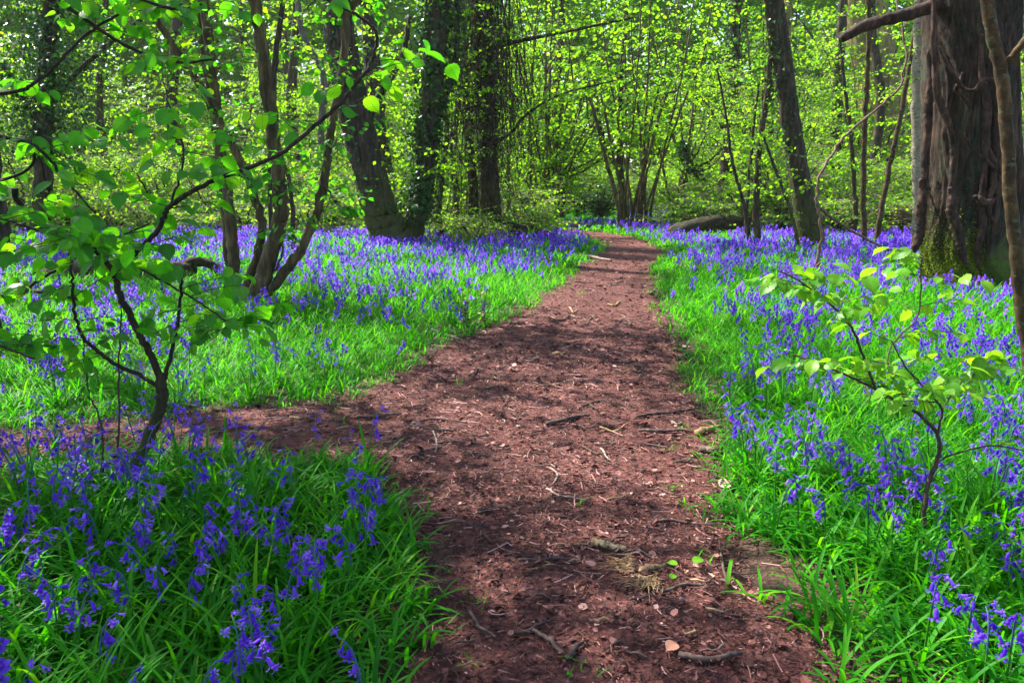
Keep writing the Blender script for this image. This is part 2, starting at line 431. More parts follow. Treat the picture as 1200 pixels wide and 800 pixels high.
EXCLF = []
EXCL = []       # (x, y, radius) trunks etc. that plants do not grow through
def near_excl(P, flowers=False):
    k = np.zeros(len(P), bool)
    for x, y, r in EXCL + (EXCLF if flowers else []): k |= (P[:, 0] - x) ** 2 + (P[:, 1] - y) ** 2 < r * r
    return k

def grow_grass():
    mb = MB()
    for d0, d1, dens, nb, w, segs, ln in ((1.3, 4.2, 165, 9, .0062, 7, .33), (4.2, 8, 175, 8, .0044, 5, .25), (8, 14, 110, 7, .0065, 4, .27),
                                           (14, 25, 34, 7, .013, 3, .28), (25, 62, 6.5, 6, .035, 3, .28)):
        P = scatter(d0, d1, dens, 1.05 if d1 <= 8 else .74)
        pd = path_dist(P) + .07 * wob(P[:, 0], P[:, 1], 1.5)
        bare = wob(P[:, 0], P[:, 1], .8, 4.0)
        keep = (pd > -.02) & (RS.rand(len(P)) < np.clip(.30 + pd * 2.2, 0, 1)) & ((bare > -.62) | (RS.rand(len(P)) < .35)) & ~near_excl(P)
        P = P[keep]; pd = pd[keep]
        n = len(P); k = np.repeat(np.arange(n), nb)
        tz = RS.rand(n) * .7
        Q = P[k] + RS.normal(0, .035 if d1 < 10 else .07, (len(k), 2))
        edge = np.clip(.55 + pd[k] * .6, .5, 1)
        midleft = np.where((P[k][:, 0] < -.6) & (P[k][:, 1] > 5.0) & (P[k][:, 1] < 10), .85, 1.0)
        L = ln * RS.uniform(.55, 1.25, len(k)) * edge * midleft
        straps(mb, np.c_[Q, gz(Q[:, 0], Q[:, 1]) - .005], RS.uniform(0, 2 * pi, len(k)), L, RS.uniform(.10, 1.0, len(k)),
               RS.uniform(.6, 1.9, len(k)), w * RS.uniform(.6, 1.3, len(k)), segs, np.clip(tz[k] + RS.rand(len(k)) * .35, 0, 1))
    # sparse little blades creeping onto the path
    P = scatter(1.6, 12, 9); pd = path_dist(P); P = P[(pd < 0) & (RS.rand(len(P)) < np.exp(pd / .16))]
    k = np.repeat(np.arange(len(P)), 7); Q = P[k] + RS.normal(0, .025, (len(k), 2))
    straps(mb, np.c_[Q, gz(Q[:, 0], Q[:, 1])], RS.uniform(0, 6.28, len(k)), RS.uniform(.03, .11, len(k)), RS.uniform(.2, 1, len(k)), RS.uniform(.4, 1.2, len(k)),
           np.full(len(k), .003), 3, RS.uniform(.3, 1, len(k)))
    tag(mb.build('grass', M['grass']), 'lush green strap leaves and grass carpeting the wood', 'grass', kind='stuff')

# ------------------------------------------------------------------ bluebells
def stem_curve(h, bend, az, n=9):
    t = np.linspace(0, 1, n)
    r = bend * h * t ** 2 + .03 * np.clip((t - .7) / .3, 0, 1) ** 2
    z = h * t - .035 * np.clip((t - .75) / .25, 0, 1) ** 2
    return np.c_[r * math.cos(az), r * math.sin(az), z]

def bluebell_proto(seed, split):
    rng = np.random.RandomState(seed)
    root = empty('bluebell_plant', (0, 0, 0))
    h = rng.uniform(.25, .42); az = rng.uniform(0, 6.28)
    C = stem_curve(h, rng.uniform(.05, .25), az, 12)
    s = MB(); tube(s, C, [.0036, .003, .0016], 6); s.build('stem', M['stalk'], root)
    lv = MB(); n = rng.randint(5, 8)
    straps(lv, np.zeros((n, 3)) + np.c_[rng.normal(0, .012, (n, 2)), np.zeros(n)], rng.uniform(0, 6.28, n), rng.uniform(.18, .32, n), rng.uniform(.1, .6, n),
           rng.uniform(.6, 1.6, n), rng.uniform(.005, .009, n), 7, rng.rand(n) * .7)
    lv.build('leaves', M['grass'], root)
    nb = rng.randint(5, 10); hd = MB()
    top = np.linspace(.58, .985, nb) + rng.normal(0, .012, nb)
    bells = []
    for q, t in enumerate(top):
        p = np.array([np.interp(t, np.linspace(0, 1, 12), C[:, a]) for a in range(3)])
        a = az + rng.uniform(-1.9, 1.9)
        out = np.array([math.cos(a), math.sin(a), .35])
        L = .026 * (1 - .45 * (q / nb)) * rng.uniform(.7, 1.3); e = p + out * L
        tube(hd, smooth_path([p, p + out * L * .7 + [0, 0, .003], e + [0, 0, -.003]], 4), .0011, 4, rnd=.3)
        d = np.array([math.cos(a) * rng.uniform(.1, 1.0), math.sin(a) * rng.uniform(.1, 1.0), -1.0])
        if q > nb - 3: d = np.array([math.cos(a), math.sin(a), -.2])
        sz = .029 * (1 - .42 * (q / nb) ** 2) * rng.uniform(.9, 1.12)
        bells.append((e + [0, 0, -.003], d, sz, .62 if q < nb - 2 else .42))
    tube(hd, C[6:], [.003, .0016], 5, rnd=.3)
    if split:
        head = hd.build('flower_head', M['bell'], root)
        for e, d, sz, w in bells:
            b = MB(); inst(b, BELL, [e], [d], [[1, .3, .1]], [sz], np.array([rng.rand()]), np.array([w / .62])); b.build('bell', M['bell'], head)
    else:
        for e, d, sz, w in bells:
            inst(hd, BELL, [e], [d], [[1, .3, .1]], [sz], np.array([rng.rand()]), np.array([w / .62]))
        hd.build('flower_head', M['bell'], root)
    return root

def bell_density(P):
    x, y = P[:, 0], P[:, 1]; d = np.hypot(x, y); pd = path_dist(P)
    left = x < np.interp(y, [0, 4, 8, 16, 30], [.3, .2, .3, 1.4, 3.0])
    dl = np.interp(d, [1.5, 2.4, 3.4, 4.4, 4.9, 6, 8.2, 9.5, 11, 15, 60], [16, 24, 46, 52, 22, 12, 13, 15, 20, 26, 32])
    dr = np.interp(d, [1.5, 2.2, 2.8, 4, 6, 8, 10, 14, 60], [12, 27, 46, 48, 36, 24, 22, 28, 36])
    den = np.where(left, dl, dr)
    clump = np.clip(.75 + 1.15 * wob(x, y, .55, 1.3) + .8 * wob(x, y, 1.25, .3) + .4 * wob(x, y, 2.7, 2.1), .06, 1.9)
    edge = np.clip(pd / np.interp(d, [0, 4, 8, 14, 30], [.22, .32, .9, .9, .5]), 0, 1) ** 1.3
    side = seg_dist(P, POLY2) < .35
    edge = np.where(side & left, np.maximum(edge, .8 * (pd > .02)), edge)
    den = np.where((d > 30) & (x > .03 * y) & (x < .14 * y), 0, den)
    return den * np.where(d > 11, np.clip(clump + .12, .16, 1.9), clump) * edge * (pd > .03)

def grow_bluebells():
    pos = []
    for d0, d1 in ((1.45, 5), (5, 11), (11, 24), (24, 60)):
        mx = 110.0 if d1 < 24 else (100.0 if d1 < 30 else 34.0)
        P = scatter(d0, d1, mx, 1.0 if d1 <= 11 else .72); k = RS.rand(len(P)) * (110 if d1 < 30 else 75) < bell_density(P)
        pos.append(P[k & ~near_excl(P, True)])
    P = np.vstack(pos); d = np.hypot(P[:, 0], P[:, 1]); P = P[np.argsort(d)]; d = np.sort(d)
    # those that fall inside the picture
    zc = P[:, 1] * CP + (CAM_H - .25) * SP; up = P[:, 1] * SP - (CAM_H - .25) * CP
    inside = (np.abs(P[:, 0] / zc) < .64) & (up / zc > -.425) & (zc > .5)
    P = np.vstack([P[inside], P[~inside & (d > 2.2)]]); ni = int(inside.sum())
    near, rest = P[:300], P[300:]
    protos = [bluebell_proto(100 + q, True) for q in range(4)], [bluebell_proto(200 + q, False) for q in range(7)]
    used = set()
    for q, (x, y) in enumerate(near):
        big = q < 60
        pr = protos[0][q % 4] if big else protos[1][q % 7]
        if pr.name in used: o = copy_tree(pr)
        else: o = pr; used.add(pr.name)
        o.location = (x, y, float(gz(x, y))); s = RS.uniform(.82, 1.16)
        o.scale = (s, s, s); o.rotation_euler = (0, 0, RS.uniform(0, 6.28))
        u = 600 + FPX * x / (y * CP + (CAM_H - .25) * SP)
        if x < .3:
            if y < 3.0: lab, grp = 'violet bluebell in the dark lower left grass, nearer than the thin crooked sapling', 'bluebells in the shaded lower left grass'
            elif y < 4.7: lab, grp = 'violet bluebell round the foot of the thin crooked sapling, before the side path', 'bluebells round the foot of the left sapling'
            else: lab, grp = 'violet bluebell in the bright grass just beyond the narrow side path', 'bluebells beyond the side path'
        else:
            if y < 3.2: lab, grp = 'violet bluebell right of the path, beside or nearer than the lime leaved sapling', 'bluebells by the right sapling'
            else: lab, grp = 'violet bluebell right of the path in sunny grass behind the lime leaved sapling', 'bluebells behind the right sapling'
        tag(o, lab, 'bluebell', grp)
    # the rest of the carpet
    mb, st = MB(), MB()
    dr = np.hypot(rest[:, 0], rest[:, 1])
    for lo, hi, nb, T, sz in ((0, 9.5, 8, BELL_MID, .026), (9.5, 17, 8, BELL_FAR, .038), (17, 70, 7, BELL_FAR, .050)):
        Q = rest[(dr >= lo) & (dr < hi)]; n = len(Q)
        if not n: continue
        h = RS.uniform(.16, .38, n) * (1 + .15 * wob(Q[:, 0], Q[:, 1], 1.1, 3)); az = RS.uniform(0, 6.28, n); bend = RS.uniform(.02, .22, n) * h
        z0 = gz(Q[:, 0], Q[:, 1])
        k = np.repeat(np.arange(n), nb); t = np.tile(np.linspace(.62, 1.0, nb), n)
        r = bend[k] * t ** 2; a = az[k] + RS.uniform(-2.0, 2.0, len(k)); off = RS.uniform(.010, .024, len(k))
        p = np.c_[Q[k, 0] + r * np.cos(az[k]) + np.cos(a) * off, Q[k, 1] + r * np.sin(az[k]) + np.sin(a) * off, z0[k] + h[k] * t]
        dd = np.c_[np.cos(a) * .5, np.sin(a) * .5, -np.ones(len(k))]
        inst(mb, T, p, dd, np.c_[np.cos(a), np.sin(a), np.zeros(len(k))], sz * RS.uniform(.8, 1.2, len(k)), np.clip((RS.rand(n)[k] * .5 + RS.rand(len(k)) * .4 + .3 * wob(Q[:, 0], Q[:, 1], .9, 5)[k] + .08), 0, 1))
        if lo < 17:
            straps(st, np.c_[Q, z0], az, h * 1.02, np.zeros(n) + .03, bend / h * 1.4, np.full(n, .0022 if lo < 5 else .003), 3, RS.rand(n), 1.0)
    tag(mb.build('bluebell_carpet', M['bell']), 'violet blue mass of bluebells carpeting the wood', 'bluebells', kind='stuff')
    tag(st.build('bluebell_stalks', M['stalk']), 'thin green stalks of the massed bluebells', 'bluebells', kind='stuff')

# ------------------------------------------------------------------ litter on the ground
def lay_litter():
    CH = [(A([[-.4, -.2, 0], [.1, -.45, .08], [.5, .1, -.03], [.05, .5, .1], [-.45, .3, .02]]), [A([[0, 1, 2], [0, 2, 3], [0, 3, 4]])], None),
          (A([[-.07, -.7, 0], [.06, -.65, .05], [.08, .7, 0], [-.05, .6, .06]]), [A([[0, 1, 2], [0, 2, 3]])], None), LEAF_FAR]
    mb = MB()
    for d0, d1, dens, s0, s1 in ((1.4, 4, 7500, .004, .026), (4, 8, 2200, .007, .034), (8, 16, 420, .012, .05), (16, 30, 30, .03, .08)):
        P = scatter(d0, d1, dens); pd = path_dist(P)
        P = P[(pd < .06) | (RS.rand(len(P)) < .12)]
        n = len(P); pick = RS.choice(3, n, p=[.20, .70, .10])
        for q in range(3):
            Q = P[pick == q]; m = len(Q)
            nr = unit(np.c_[RS.normal(0, .6, (m, 2)), np.ones(m)]); a = RS.uniform(0, 6.28, m)
            S = (s0 + (s1 - s0) * RS.rand(m) ** 2.6) * (1.0, 1.25, 1.6)[q]
            dr = np.c_[np.cos(a), np.sin(a), RS.normal(0, .2, m)]
            tone = np.clip(RS.beta(1.3, 1.9, m) * 1.05 - .03 + .10 * wob(Q[:, 0], Q[:, 1], .7, 2.2), 0, .999)
            inst(mb, CH[q], np.c_[Q, gz(Q[:, 0], Q[:, 1]) + .014 + RS.rand(m) ** 2 * .014], dr, nr, S, tone)
    # fine twig fragments
    P = scatter(1.5, 9, 105); P = P[path_dist(P) < .12]
    for (x, y) in P:
        a = RS.uniform(0, 6.28); L = RS.uniform(.015, .10) * (1 + y * .06); r = RS.uniform(.0012, .0028) * (1 + y * .08)
        p0 = np.array([x, y, gz(x, y) + .017]); e = p0 + [L * math.cos(a), L * math.sin(a), RS.uniform(0, .012)]
        tube(mb, smooth_path([p0, (p0 + e) / 2 + RS.normal(0, L * .10, 3) * [1, 1, .2], e], 4), r, 4, rnd=RS.choice([.2, .45, .7, .85, .93]))
    tag(mb.build('leaf_litter', M['litter'], smooth=False), 'crumbled brown leaves and chips littering the path', 'litter', kind='stuff')

def stick(name, pts, r, mat, label, group=None, z=.018, forks=(), cat='stick'):
    P = [at(u, v) for u, v in pts]; o = P[0].copy()
    P = np.array([[p[0], p[1], gz(p[0], p[1]) + z] for p in P])
    ang = RS.rand()
    n = max(10, 5 * len(P)); Q = smooth_path(P, n); Q[:, 2] += r * .5 + .004 * np.sin(np.linspace(0, 9, n) + ang * 6)
    Q[:, :2] += RS.normal(0, r * .25, (n, 2))
    mb = MB(); tube(mb, Q, [r, r * 1.05, r * .85, r * .55], 8, .22)
    org = Q[0]
    if not forks:
        ob = mb.build(name, mat, None, org); ob.location = org
        return tag(ob, label, cat, group)
    root = empty(name, org, label, cat, group); mb.build('shaft', mat, root, org)
    for f in forks:
        b = MB(); F = np.array([[*at(u, v)[:2], 0] for u, v in f]); F[:, 2] = gz(F[:, 0], F[:, 1]) + z + .006
        tube(b, smooth_path(F, 8), [r * .6, r * .35], 6, .2); b.build('side_twig', mat, root, org)
    return root

def lay_sticks():
    S, T, W = M['stick'], M['stick_tan'], M['stick_pale']
    hero = [([(694, 645), (706, 652), (716, 653), (732, 658)], .017, T, 'short stubby tan piece of broken branch on the dark path'),
            ([(748, 684), (762, 681), (780, 676)], .013, T, 'tan splintered branch end beside the frayed fibres on the path'),
            ([(607, 671), (640, 670), (676, 671)], .007, S, 'straight dark stick lying across the path left of the tan branch piece'),
            ([(774, 711), (800, 703), (836, 698)], .007, S, 'dark stick sloping up to the grass edge right of the frayed fibres'),
            ([(732, 655), (752, 660), (768, 668)], .005, S, 'thin twig running from the stubby tan branch piece'),
            ([(714, 646), (724, 640), (738, 637)], .006, S, 'short hooked twig just above the tan branch piece'),
            ([(760, 618), (780, 615), (806, 617), (838, 619)], .008, S, 'long grey stick across the right half of the path, dark underneath'),
            ([(622, 752), (640, 766), (657, 786), (664, 792)], .007, S, 'crooked twig at the very front of the path'),
            ([(664, 792), (672, 783), (683, 772)], .009, S, 'thick short stick pointing up the path at the very front'),
            ([(551, 728), (562, 745), (580, 760)], .006, S, 'bent twig at the near left side of the path'),
            ([(600, 757), (625, 752), (650, 741)], .006, S, 'split twig lying aslant in the dark near path'),
            ([(796, 792), (820, 797), (850, 793), (868, 790)], .010, S, 'dark stick at the front edge of the path, right side'),
            ([(640, 492), (660, 490), (678, 485), (690, 485)], .014, S, 'brown forked stick in the middle of the path'),
            ([(670, 494), (692, 497), (715, 494)], .007, S, 'thin stick beside the forked one mid path'),
            ([(745, 486), (780, 482), (815, 480)], .010, S, 'dark stick near the right grass edge mid path'),
            ([(748, 502), (790, 504), (812, 506)], .010, S, 'straight dark stick below another near the right edge'),
            ([(815, 510), (828, 506), (846, 503)], .020, T, 'tan broken log piece at the right grass edge'),
            ([(822, 526), (835, 530), (846, 532)], .020, S, 'brown broken log piece at the right grass edge'),
            ([(645, 547), (653, 553), (651, 562), (648, 567)], .006, W, 'small pale curved twig standing out on the mid path'),
            ([(704, 519), (710, 528), (716, 536)], .006, W, 'pale bent twig right of the middle of the path'),
            ([(640, 575), (658, 583), (690, 590)], .006, W, 'long thin pale twig across the path centre'),
            ([(495, 498), (520, 494), (548, 497)], .007, S, 'dark twig on the left side of the path by the fork'),
            ([(418, 500), (440, 497), (470, 492)], .011, S, 'dark stick where the side path leaves the main path'),
            ([(508, 510), (512, 524), (510, 535)], .006, W, 'pale upright-looking twig on the left of the path'),
            ([(560, 606), (580, 603), (602, 601)], .007, S, 'dark twig in the path centre below the pale one'),
            ([(680, 302), (697, 304), (716, 307)], .035, W, 'pale grey fallen branch lying across the far path'),
            ([(674, 300), (684, 301), (697, 300)], .030, W, 'shorter pale branch end just beyond the grey fallen branch'),
            ([(505, 385), (520, 392), (535, 397)], .012, W, 'grey dead stick at the left grass edge by the brown weed'),
            ([(850, 690), (845, 660), (842, 640)], .005, S, 'thin brown twig along the right grass edge')]
    for pts, r, m, lab in hero: stick('stick', pts, r, m, lab)
    stick('stick', [(192, 479), (215, 481), (232, 485)], .012, W, 'pale bare stick behind the thin left tree at the side path')
    stick('dead_branch', [(30, 655), (46, 700), (24, 738), (-4, 756)], .018, M['stick'], 'brown dead branch half hidden in the grass at the bottom left corner', z=.09, cat='branch')
    regs = [((520, 850), (560, 790), 34, 'small brown twig scattered on the dark near part of the path', 'twigs on the dark near path', .004),
            ((480, 820), (430, 555), 40, 'small brown twig scattered on the sunlit middle of the path', 'twigs on the middle path', .006),
            ((600, 775), (330, 425), 22, 'small twig on the far path before the bend', 'twigs on the far path', .010),
            ((20, 380), (500, 530), 16, 'small twig lying on the narrow side path', 'twigs on the side path', .007)]
    for (u0, u1), (v0, v1), n, lab, grp, r in regs:
        c = 0
        while c < n:
            u, v = RS.uniform(u0, u1), RS.uniform(v0, v1); p = at(u, v)
            if path_dist(p[None, :2])[0] > -.03: continue
            a = RS.uniform(-.6, .6) + (pi if RS.rand() < .5 else 0); L = RS.uniform(14, 42) * (1 if v > 450 else .6)
            du, dv = math.cos(a) * L, math.sin(a) * L * .45; k = RS.normal(0, 3)
            stick('twig', [(u, v), (u + du * .5, v + dv * .5 + k), (u + du, v + dv)], r * RS.uniform(.6, 1.2), [S, S, S, T, W][RS.randint(5)] if c % 3 else S, lab, grp, cat='twig'); c += 1
    # frayed fibres of a split branch
    c0 = at(742, 684); mb = MB()
    for q in range(90):
        u, v = 728 + RS.normal(0, 9), 680 + RS.normal(0, 5)
        if q % 2: u, v = 755 + RS.normal(0, 9), 702 + RS.normal(0, 6)
        a = RS.normal(3.6 if q % 2 == 0 else 2.0, .8); L = RS.uniform(10, 26)
        P = np.array([at(u, v), at(u - math.cos(a) * L * .5, v - abs(math.sin(a)) * L * .2), at(u + math.cos(a) * L, v + math.sin(a) * L * .5)]); P[:, 2] = gz(P[:, 0], P[:, 1]) + .02 + RS.rand(3) * .02
        tube(mb, smooth_path(P, 6), [.0022, .001], 4)
    ob = mb.build('frayed_wood', M['stick_tan'], None, c0); ob.location = c0
    tag(ob, 'frayed tan fibres of a split branch spread on the dark path', 'splintered wood')
    for (u, v, s, a, lab) in ((812, 672, .05, 0.3, 'fresh green fallen leaf nearest the right grass edge'), (792, 678, .045, 2.6, 'darker green fallen leaf between the frayed fibres and the brighter one'),
                        (786, 697, .036, 1.0, 'small dark green fallen leaf below the two bigger ones'), (694, 684, .05, 2.0, 'pale pinkish dead leaf lying left of the frayed fibres'),
                        (790, 782, .055, 4.0, 'orange brown dead leaf at the front of the path'), (845, 572, .10, .5, 'pale tan dead leaf at the right grass edge')):
        p = at(u, v); b = MB(); inst(b, LEAF_HAZEL, [[0, 0, 0]], [[math.cos(a), math.sin(a), .1]], [[.15, -.2, 1]], [s], np.array([.6 if 'green' in lab else .93]))
        ob = b.build('fallen_leaf', M['leaf_lime'] if 'green' in lab else M['litter']); ob.location = (p[0], p[1], gz(p[0], p[1]) + .035); tag(ob, lab, 'leaf')

# ------------------------------------------------------------------ trees
class Tree:
    """collects the stems, twigs and leaves of one tree, then links them as parts of one Empty"""
    droopy = 0.0
    def __init__(self, origin=(0, 0, 0), seed=1):
        self.o = np.asarray(origin, float); self.rng = np.random.RandomState(seed); self.stems = []; self.tw = MB(); self.lv = []; self.ivy = []
    def stem(self, P, R, k=10, rough=.10, name='trunk', wob_=0.0, n=None, disp=None):
        P = np.asarray(P, float); n = n or max(8, 6 * len(P))
        Q = smooth_path(P, n)
        if wob_: Q[1:-1] += self.rng.normal(0, wob_, (n - 2, 3)) * [1, 1, .3]
        mb = MB(); tube(mb, Q, R, k, rough, self.rng, disp=disp); self.stems.append((name, mb)); return Q
    def leaf(self, p, d, n, s): self.lv.append((p, d, n, s))
    def twig(self, p, d, L, r, leaf, every, k=4, droop=.15, sub=0, flat=.8):
        """a twig with alternate leaves in a nearly flat spray"""
        rng = self.rng; d = unit(d); n = 5
        bend = rng.normal(0, .22, 3); t = np.linspace(0, 1, n)[:, None]
        P = p + d * L * t + (bend * [1, 1, .5] * L * .5 + np.array([0, 0, -droop * L])) * t ** 2
        tube(self.tw, P, [r, r * .35], k, cap=False)
        m = max(2, int(L / every)); side = np.cross(d, [0, 0, 1.0]); side = unit(side + 1e-6)
        for q in range(m):
            f = (q + .8) / m; pp = p + d * L * f + (bend * [1, 1, .5] * L * .5 + np.array([0, 0, -droop * L])) * f * f
            sgn = 1 if q % 2 else -1
            ld = unit(side * sgn * rng.uniform(.5, 1.1) + d * rng.uniform(.3, .9) + np.array([0, 0, rng.uniform(-.55, .15) - self.droopy * rng.uniform(.1, 1.0)]))
            nn = unit(np.array([0, 0, 1.0]) * flat + rng.normal(0, .38 + .25 * self.droopy, 3))
            self.lv.append((pp + rng.normal(0, every * .12, 3), ld, nn, leaf * rng.uniform(.6, 1.2)))
        if sub:
            for q in range(sub):
                f = rng.uniform(.25, .85); pp = p + d * L * f
                sd = unit(d * .6 + side * rng.choice([-1, 1]) * rng.uniform(.6, 1.1) + np.array([0, 0, rng.uniform(-.15, .3)]))
                self.twig(pp, sd, L * rng.uniform(.35, .6), r * .6, leaf, every, k, droop, 0, flat)
    def bush_on(self, Q, t0, n, L0, r, leaf, every, up=.25, sub=3, t1=1.0, k=4, droop=.12):
        rng = self.rng
        for q in range(n):
            f = rng.uniform(t0, t1); i = f * (len(Q) - 1); a = int(min(i, len(Q) - 2)); p = Q[a] + (Q[a + 1] - Q[a]) * (i - a)
            az = rng.uniform(0, 2 * pi)
            self.twig(p, [math.cos(az), math.sin(az), up + rng.normal(0, .25)], L0 * rng.uniform(.5, 1.3) * (1.15 - .5 * f), r, leaf, every, k, droop, sub)
    def crown_on(self, Q, R, up, leaf, every):
        rng = self.rng; d = unit(unit(Q[-1] - Q[-3]) + [0, 0, 1.2]); p = Q[-1]; r = R[-1]
        S = self.stem([p - d * .1, p + d * up * .5 + rng.normal(0, .2, 3), p + d * up], [r, r * .6, r * .15], 10, .1, 'upper_trunk', .03)
        for q in range(6):
            b = S[int(rng.uniform(.0, .75) * (len(S) - 1))]; az = q * 1.05 + rng.uniform(-.4, .4); L = rng.uniform(1.8, 3.2)
            e = b + [math.cos(az) * L, math.sin(az) * L, rng.uniform(.3, 1.4)]
            B = self.stem([b, (b + e) / 2 + [0, 0, .2], e], [r * .45, r * .3, r * .08], 6, .1, 'limb', .03)
            self.bush_on(B, .2, 9, 1.5, .012, max(leaf, .13), max(every, .15), sub=5)
        self.bush_on(S, .3, 10, 1.6, .012, max(leaf, .13), max(every, .15), sub=5)
    def moss_on(self, Q, R, n, s, t0, t1, disp=None):
        rng = self.rng; f = t0 + (t1 - t0) * rng.beta(1, 1.6, n); i = f * (len(Q) - 1.001); a = i.astype(int); p = Q[a] + (Q[a + 1] - Q[a]) * (i - a)[:, None]
        rr = np.interp(f, np.linspace(0, 1, len(R)), R) * .98; az = rng.uniform(0, 2 * pi, n)
        if disp is not None: rr = rr * disp(f, az)
        keep = rng.rand(n) < np.clip(.55 + .5 * np.sin(az * 3 + f * 23) + .4 * np.sin(az * 7 - f * 51), .05, 1)
        o = np.c_[np.cos(az), np.sin(az), np.zeros(n)]; p = p + o * (rr * rng.uniform(.99, 1.03, n))[:, None]
        self.moss = (p[keep], unit(rng.normal(0, 1, (n, 3)) + .3 * o)[keep], unit(o + rng.normal(0, .35, (n, 3)))[keep], (s * rng.uniform(.5, 1.4, n))[keep])
    def ivy_on(self, Q, R, n, s, t0=0, t1=1, spread=.05, shag=0.0):
        rng = self.rng
        f = rng.uniform(t0, t1, n); i = f * (len(Q) - 1.001); a = i.astype(int); p = Q[a] + (Q[a + 1] - Q[a]) * (i - a)[:, None]
        rr = np.interp(f, np.linspace(0, 1, len(R)), R); az = rng.uniform(0, 2 * pi, n)
        clump = .75 + .5 * np.sin(az * 2 + f * 17) + .3 * np.sin(az * 5 - f * 41)
        keep = rng.rand(n) < np.clip(clump, .12, 1)
        out = np.c_[np.cos(az), np.sin(az), np.zeros(n)]
        p = p + out * (rr + np.abs(rng.normal(0, spread, n)))[:, None]
        d = unit(np.c_[rng.normal(0, .5, n), rng.normal(0, .5, n), -np.ones(n) * .6] + out * .3); nn = unit(out + rng.normal(0, .45, (n, 3)) + [0, 0, .35])
        self.ivy.append((p[keep], d[keep], nn[keep], (s * rng.uniform(.6, 1.3, n))[keep]))
    def build(self, name, label, cat, bark, leafm, T=LEAF_FAR, group=None, twigm=None, leafname='crown'):
        root = empty(name, self.o, label, cat, group)
        for nm, mb in self.stems: mb.build(nm, bark, root, self.o)
        L = self.tw
        if self.lv:
            L.mi = 1; p, d, n, s = zip(*self.lv)
            inst(L, T, np.array(p), np.array(d), np.array(n), np.array(s), self.rng.rand(len(p)))
        if L.n: L.build(leafname, [twigm or M['bark_twig'], leafm], root, self.o)
        if self.ivy:
            L = MB()
            for p, d, n, s in self.ivy: inst(L, IVY, p, d, n, s)
            L.build('ivy', M['ivy'], root, self.o)
        if getattr(self, 'moss', None):
            L = MB(); inst(L, LEAF_LOW, *self.moss); L.build('moss', M['moss'], root, self.o)
        if getattr(self, 'hang', None): self.hang.build('hanging_vines', M['bark_dark'], root, self.o)
        return root

def coppice(seed, ns, h, lean, leaf, nbr=9, name='hazel_coppice', leafm='leaf_wood', bark='bark_far', T=LEAF_FAR, low=.12):
    t = Tree(seed=seed); t.droopy = .65; rng = t.rng
    for q in range(ns):
        az = 2 * pi * q / ns + rng.uniform(-.4, .4); ln = rng.uniform(*lean); hh = h * rng.uniform(.7, 1.1)
        b = np.array([math.cos(az), math.sin(az), 0]) * rng.uniform(.05, .22); o = np.array([math.cos(az), math.sin(az), 0])
        P = [b - [0, 0, .1], b + o * hh * .22 * ln * .8 + [0, 0, hh * .33], b + o * hh * .55 * ln + [0, 0, hh * .68], b + o * hh * ln * 1.05 + [0, 0, hh * .98]]
        r = rng.uniform(.018, .045)
        Q = t.stem(P, [r, r * .8, r * .5, r * .2], 6, .1, 'stem', .02)
        t.bush_on(Q, low, nbr, 1.15, .013, leaf, .10, sub=6)
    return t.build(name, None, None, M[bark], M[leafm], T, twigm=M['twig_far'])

def tall_tree(seed, h, r, nb, leaf, t0=.35, L0=2.6, name='woodland_tree', leafm='leaf_wood', bark='bark_far', lean=.04, limbs=5, every=.16):
    t = Tree(seed=seed); t.droopy = .8; rng = t.rng
    a = rng.uniform(0, 6.28); dx = np.array([math.cos(a), math.sin(a), 0]) * lean * h
    P = [[0, 0, -.15], [rng.normal(0, .1), rng.normal(0, .1), h * .3], dx * .5 + [0, 0, h * .65], dx + [0, 0, h]]
    Q = t.stem(P, [r * 1.25, r, r * .75, r * .45, r * .12], 10, .1, 'trunk', .03, 30)
    t.bush_on(Q, t0, nb // 2, L0 * .7, .02, leaf, every, sub=5)
    for q in range(limbs):
        f = rng.uniform(t0, .85); p = Q[int(f * 29)]; az = 2 * pi * q / limbs + rng.uniform(-.5, .5); L = L0 * rng.uniform(.9, 1.6) * (1.2 - f * .6)
        e = p + [math.cos(az) * L, math.sin(az) * L, L * rng.uniform(.3, .8)]
        B = t.stem([p, (p + e) / 2 + rng.normal(0, .15, 3) + [0, 0, -.1], e], [r * .4, r * .25, r * .08], 6, .1, 'limb', .03)
        t.bush_on(B, .2, max(4, nb // (2 * limbs)), L0 * .55, .014, leaf, every, sub=5)
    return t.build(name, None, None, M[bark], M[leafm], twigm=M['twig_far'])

def place(proto, x, y, rz, s, label, cat, group, used):
    if proto.name in used: o = copy_tree(proto)
    else: o = proto; used.add(proto.name)
    o.location = (x, y, float(gz(x, y)) - .03); o.rotation_euler = (0, 0, rz); o.scale = (s, s, s * RS.uniform(.92, 1.1))
    return tag(o, label, cat, group)

def px_poly(pts, Y):
    """pts: (u, v[, dY])"""
    return np.array([on(p[0], p[1], Y + (p[2] if len(p) > 2 else 0)) for p in pts])

def ridges(seed):
    ph = np.random.RandomState(seed).uniform(0, 6.28, 8)
    def disp(s, th):
        w = th + .3 * np.sin(8 * s + ph[0]) + .12 * np.sin(33 * s + ph[1]); r = 0
        for q, (f, a) in enumerate(((2, .07), (5, .07), (9, .06), (14, .05))): r = r + a * (np.abs(np.sin(w * f / 2 + ph[q + 2] + s * (4 + q * 5))) - .6)
        fl = np.clip(1 - s / .10, 0, 1) ** 2
        return 1 + r + fl * (.15 + .18 * np.sin(4 * th + ph[7]))
    return disp

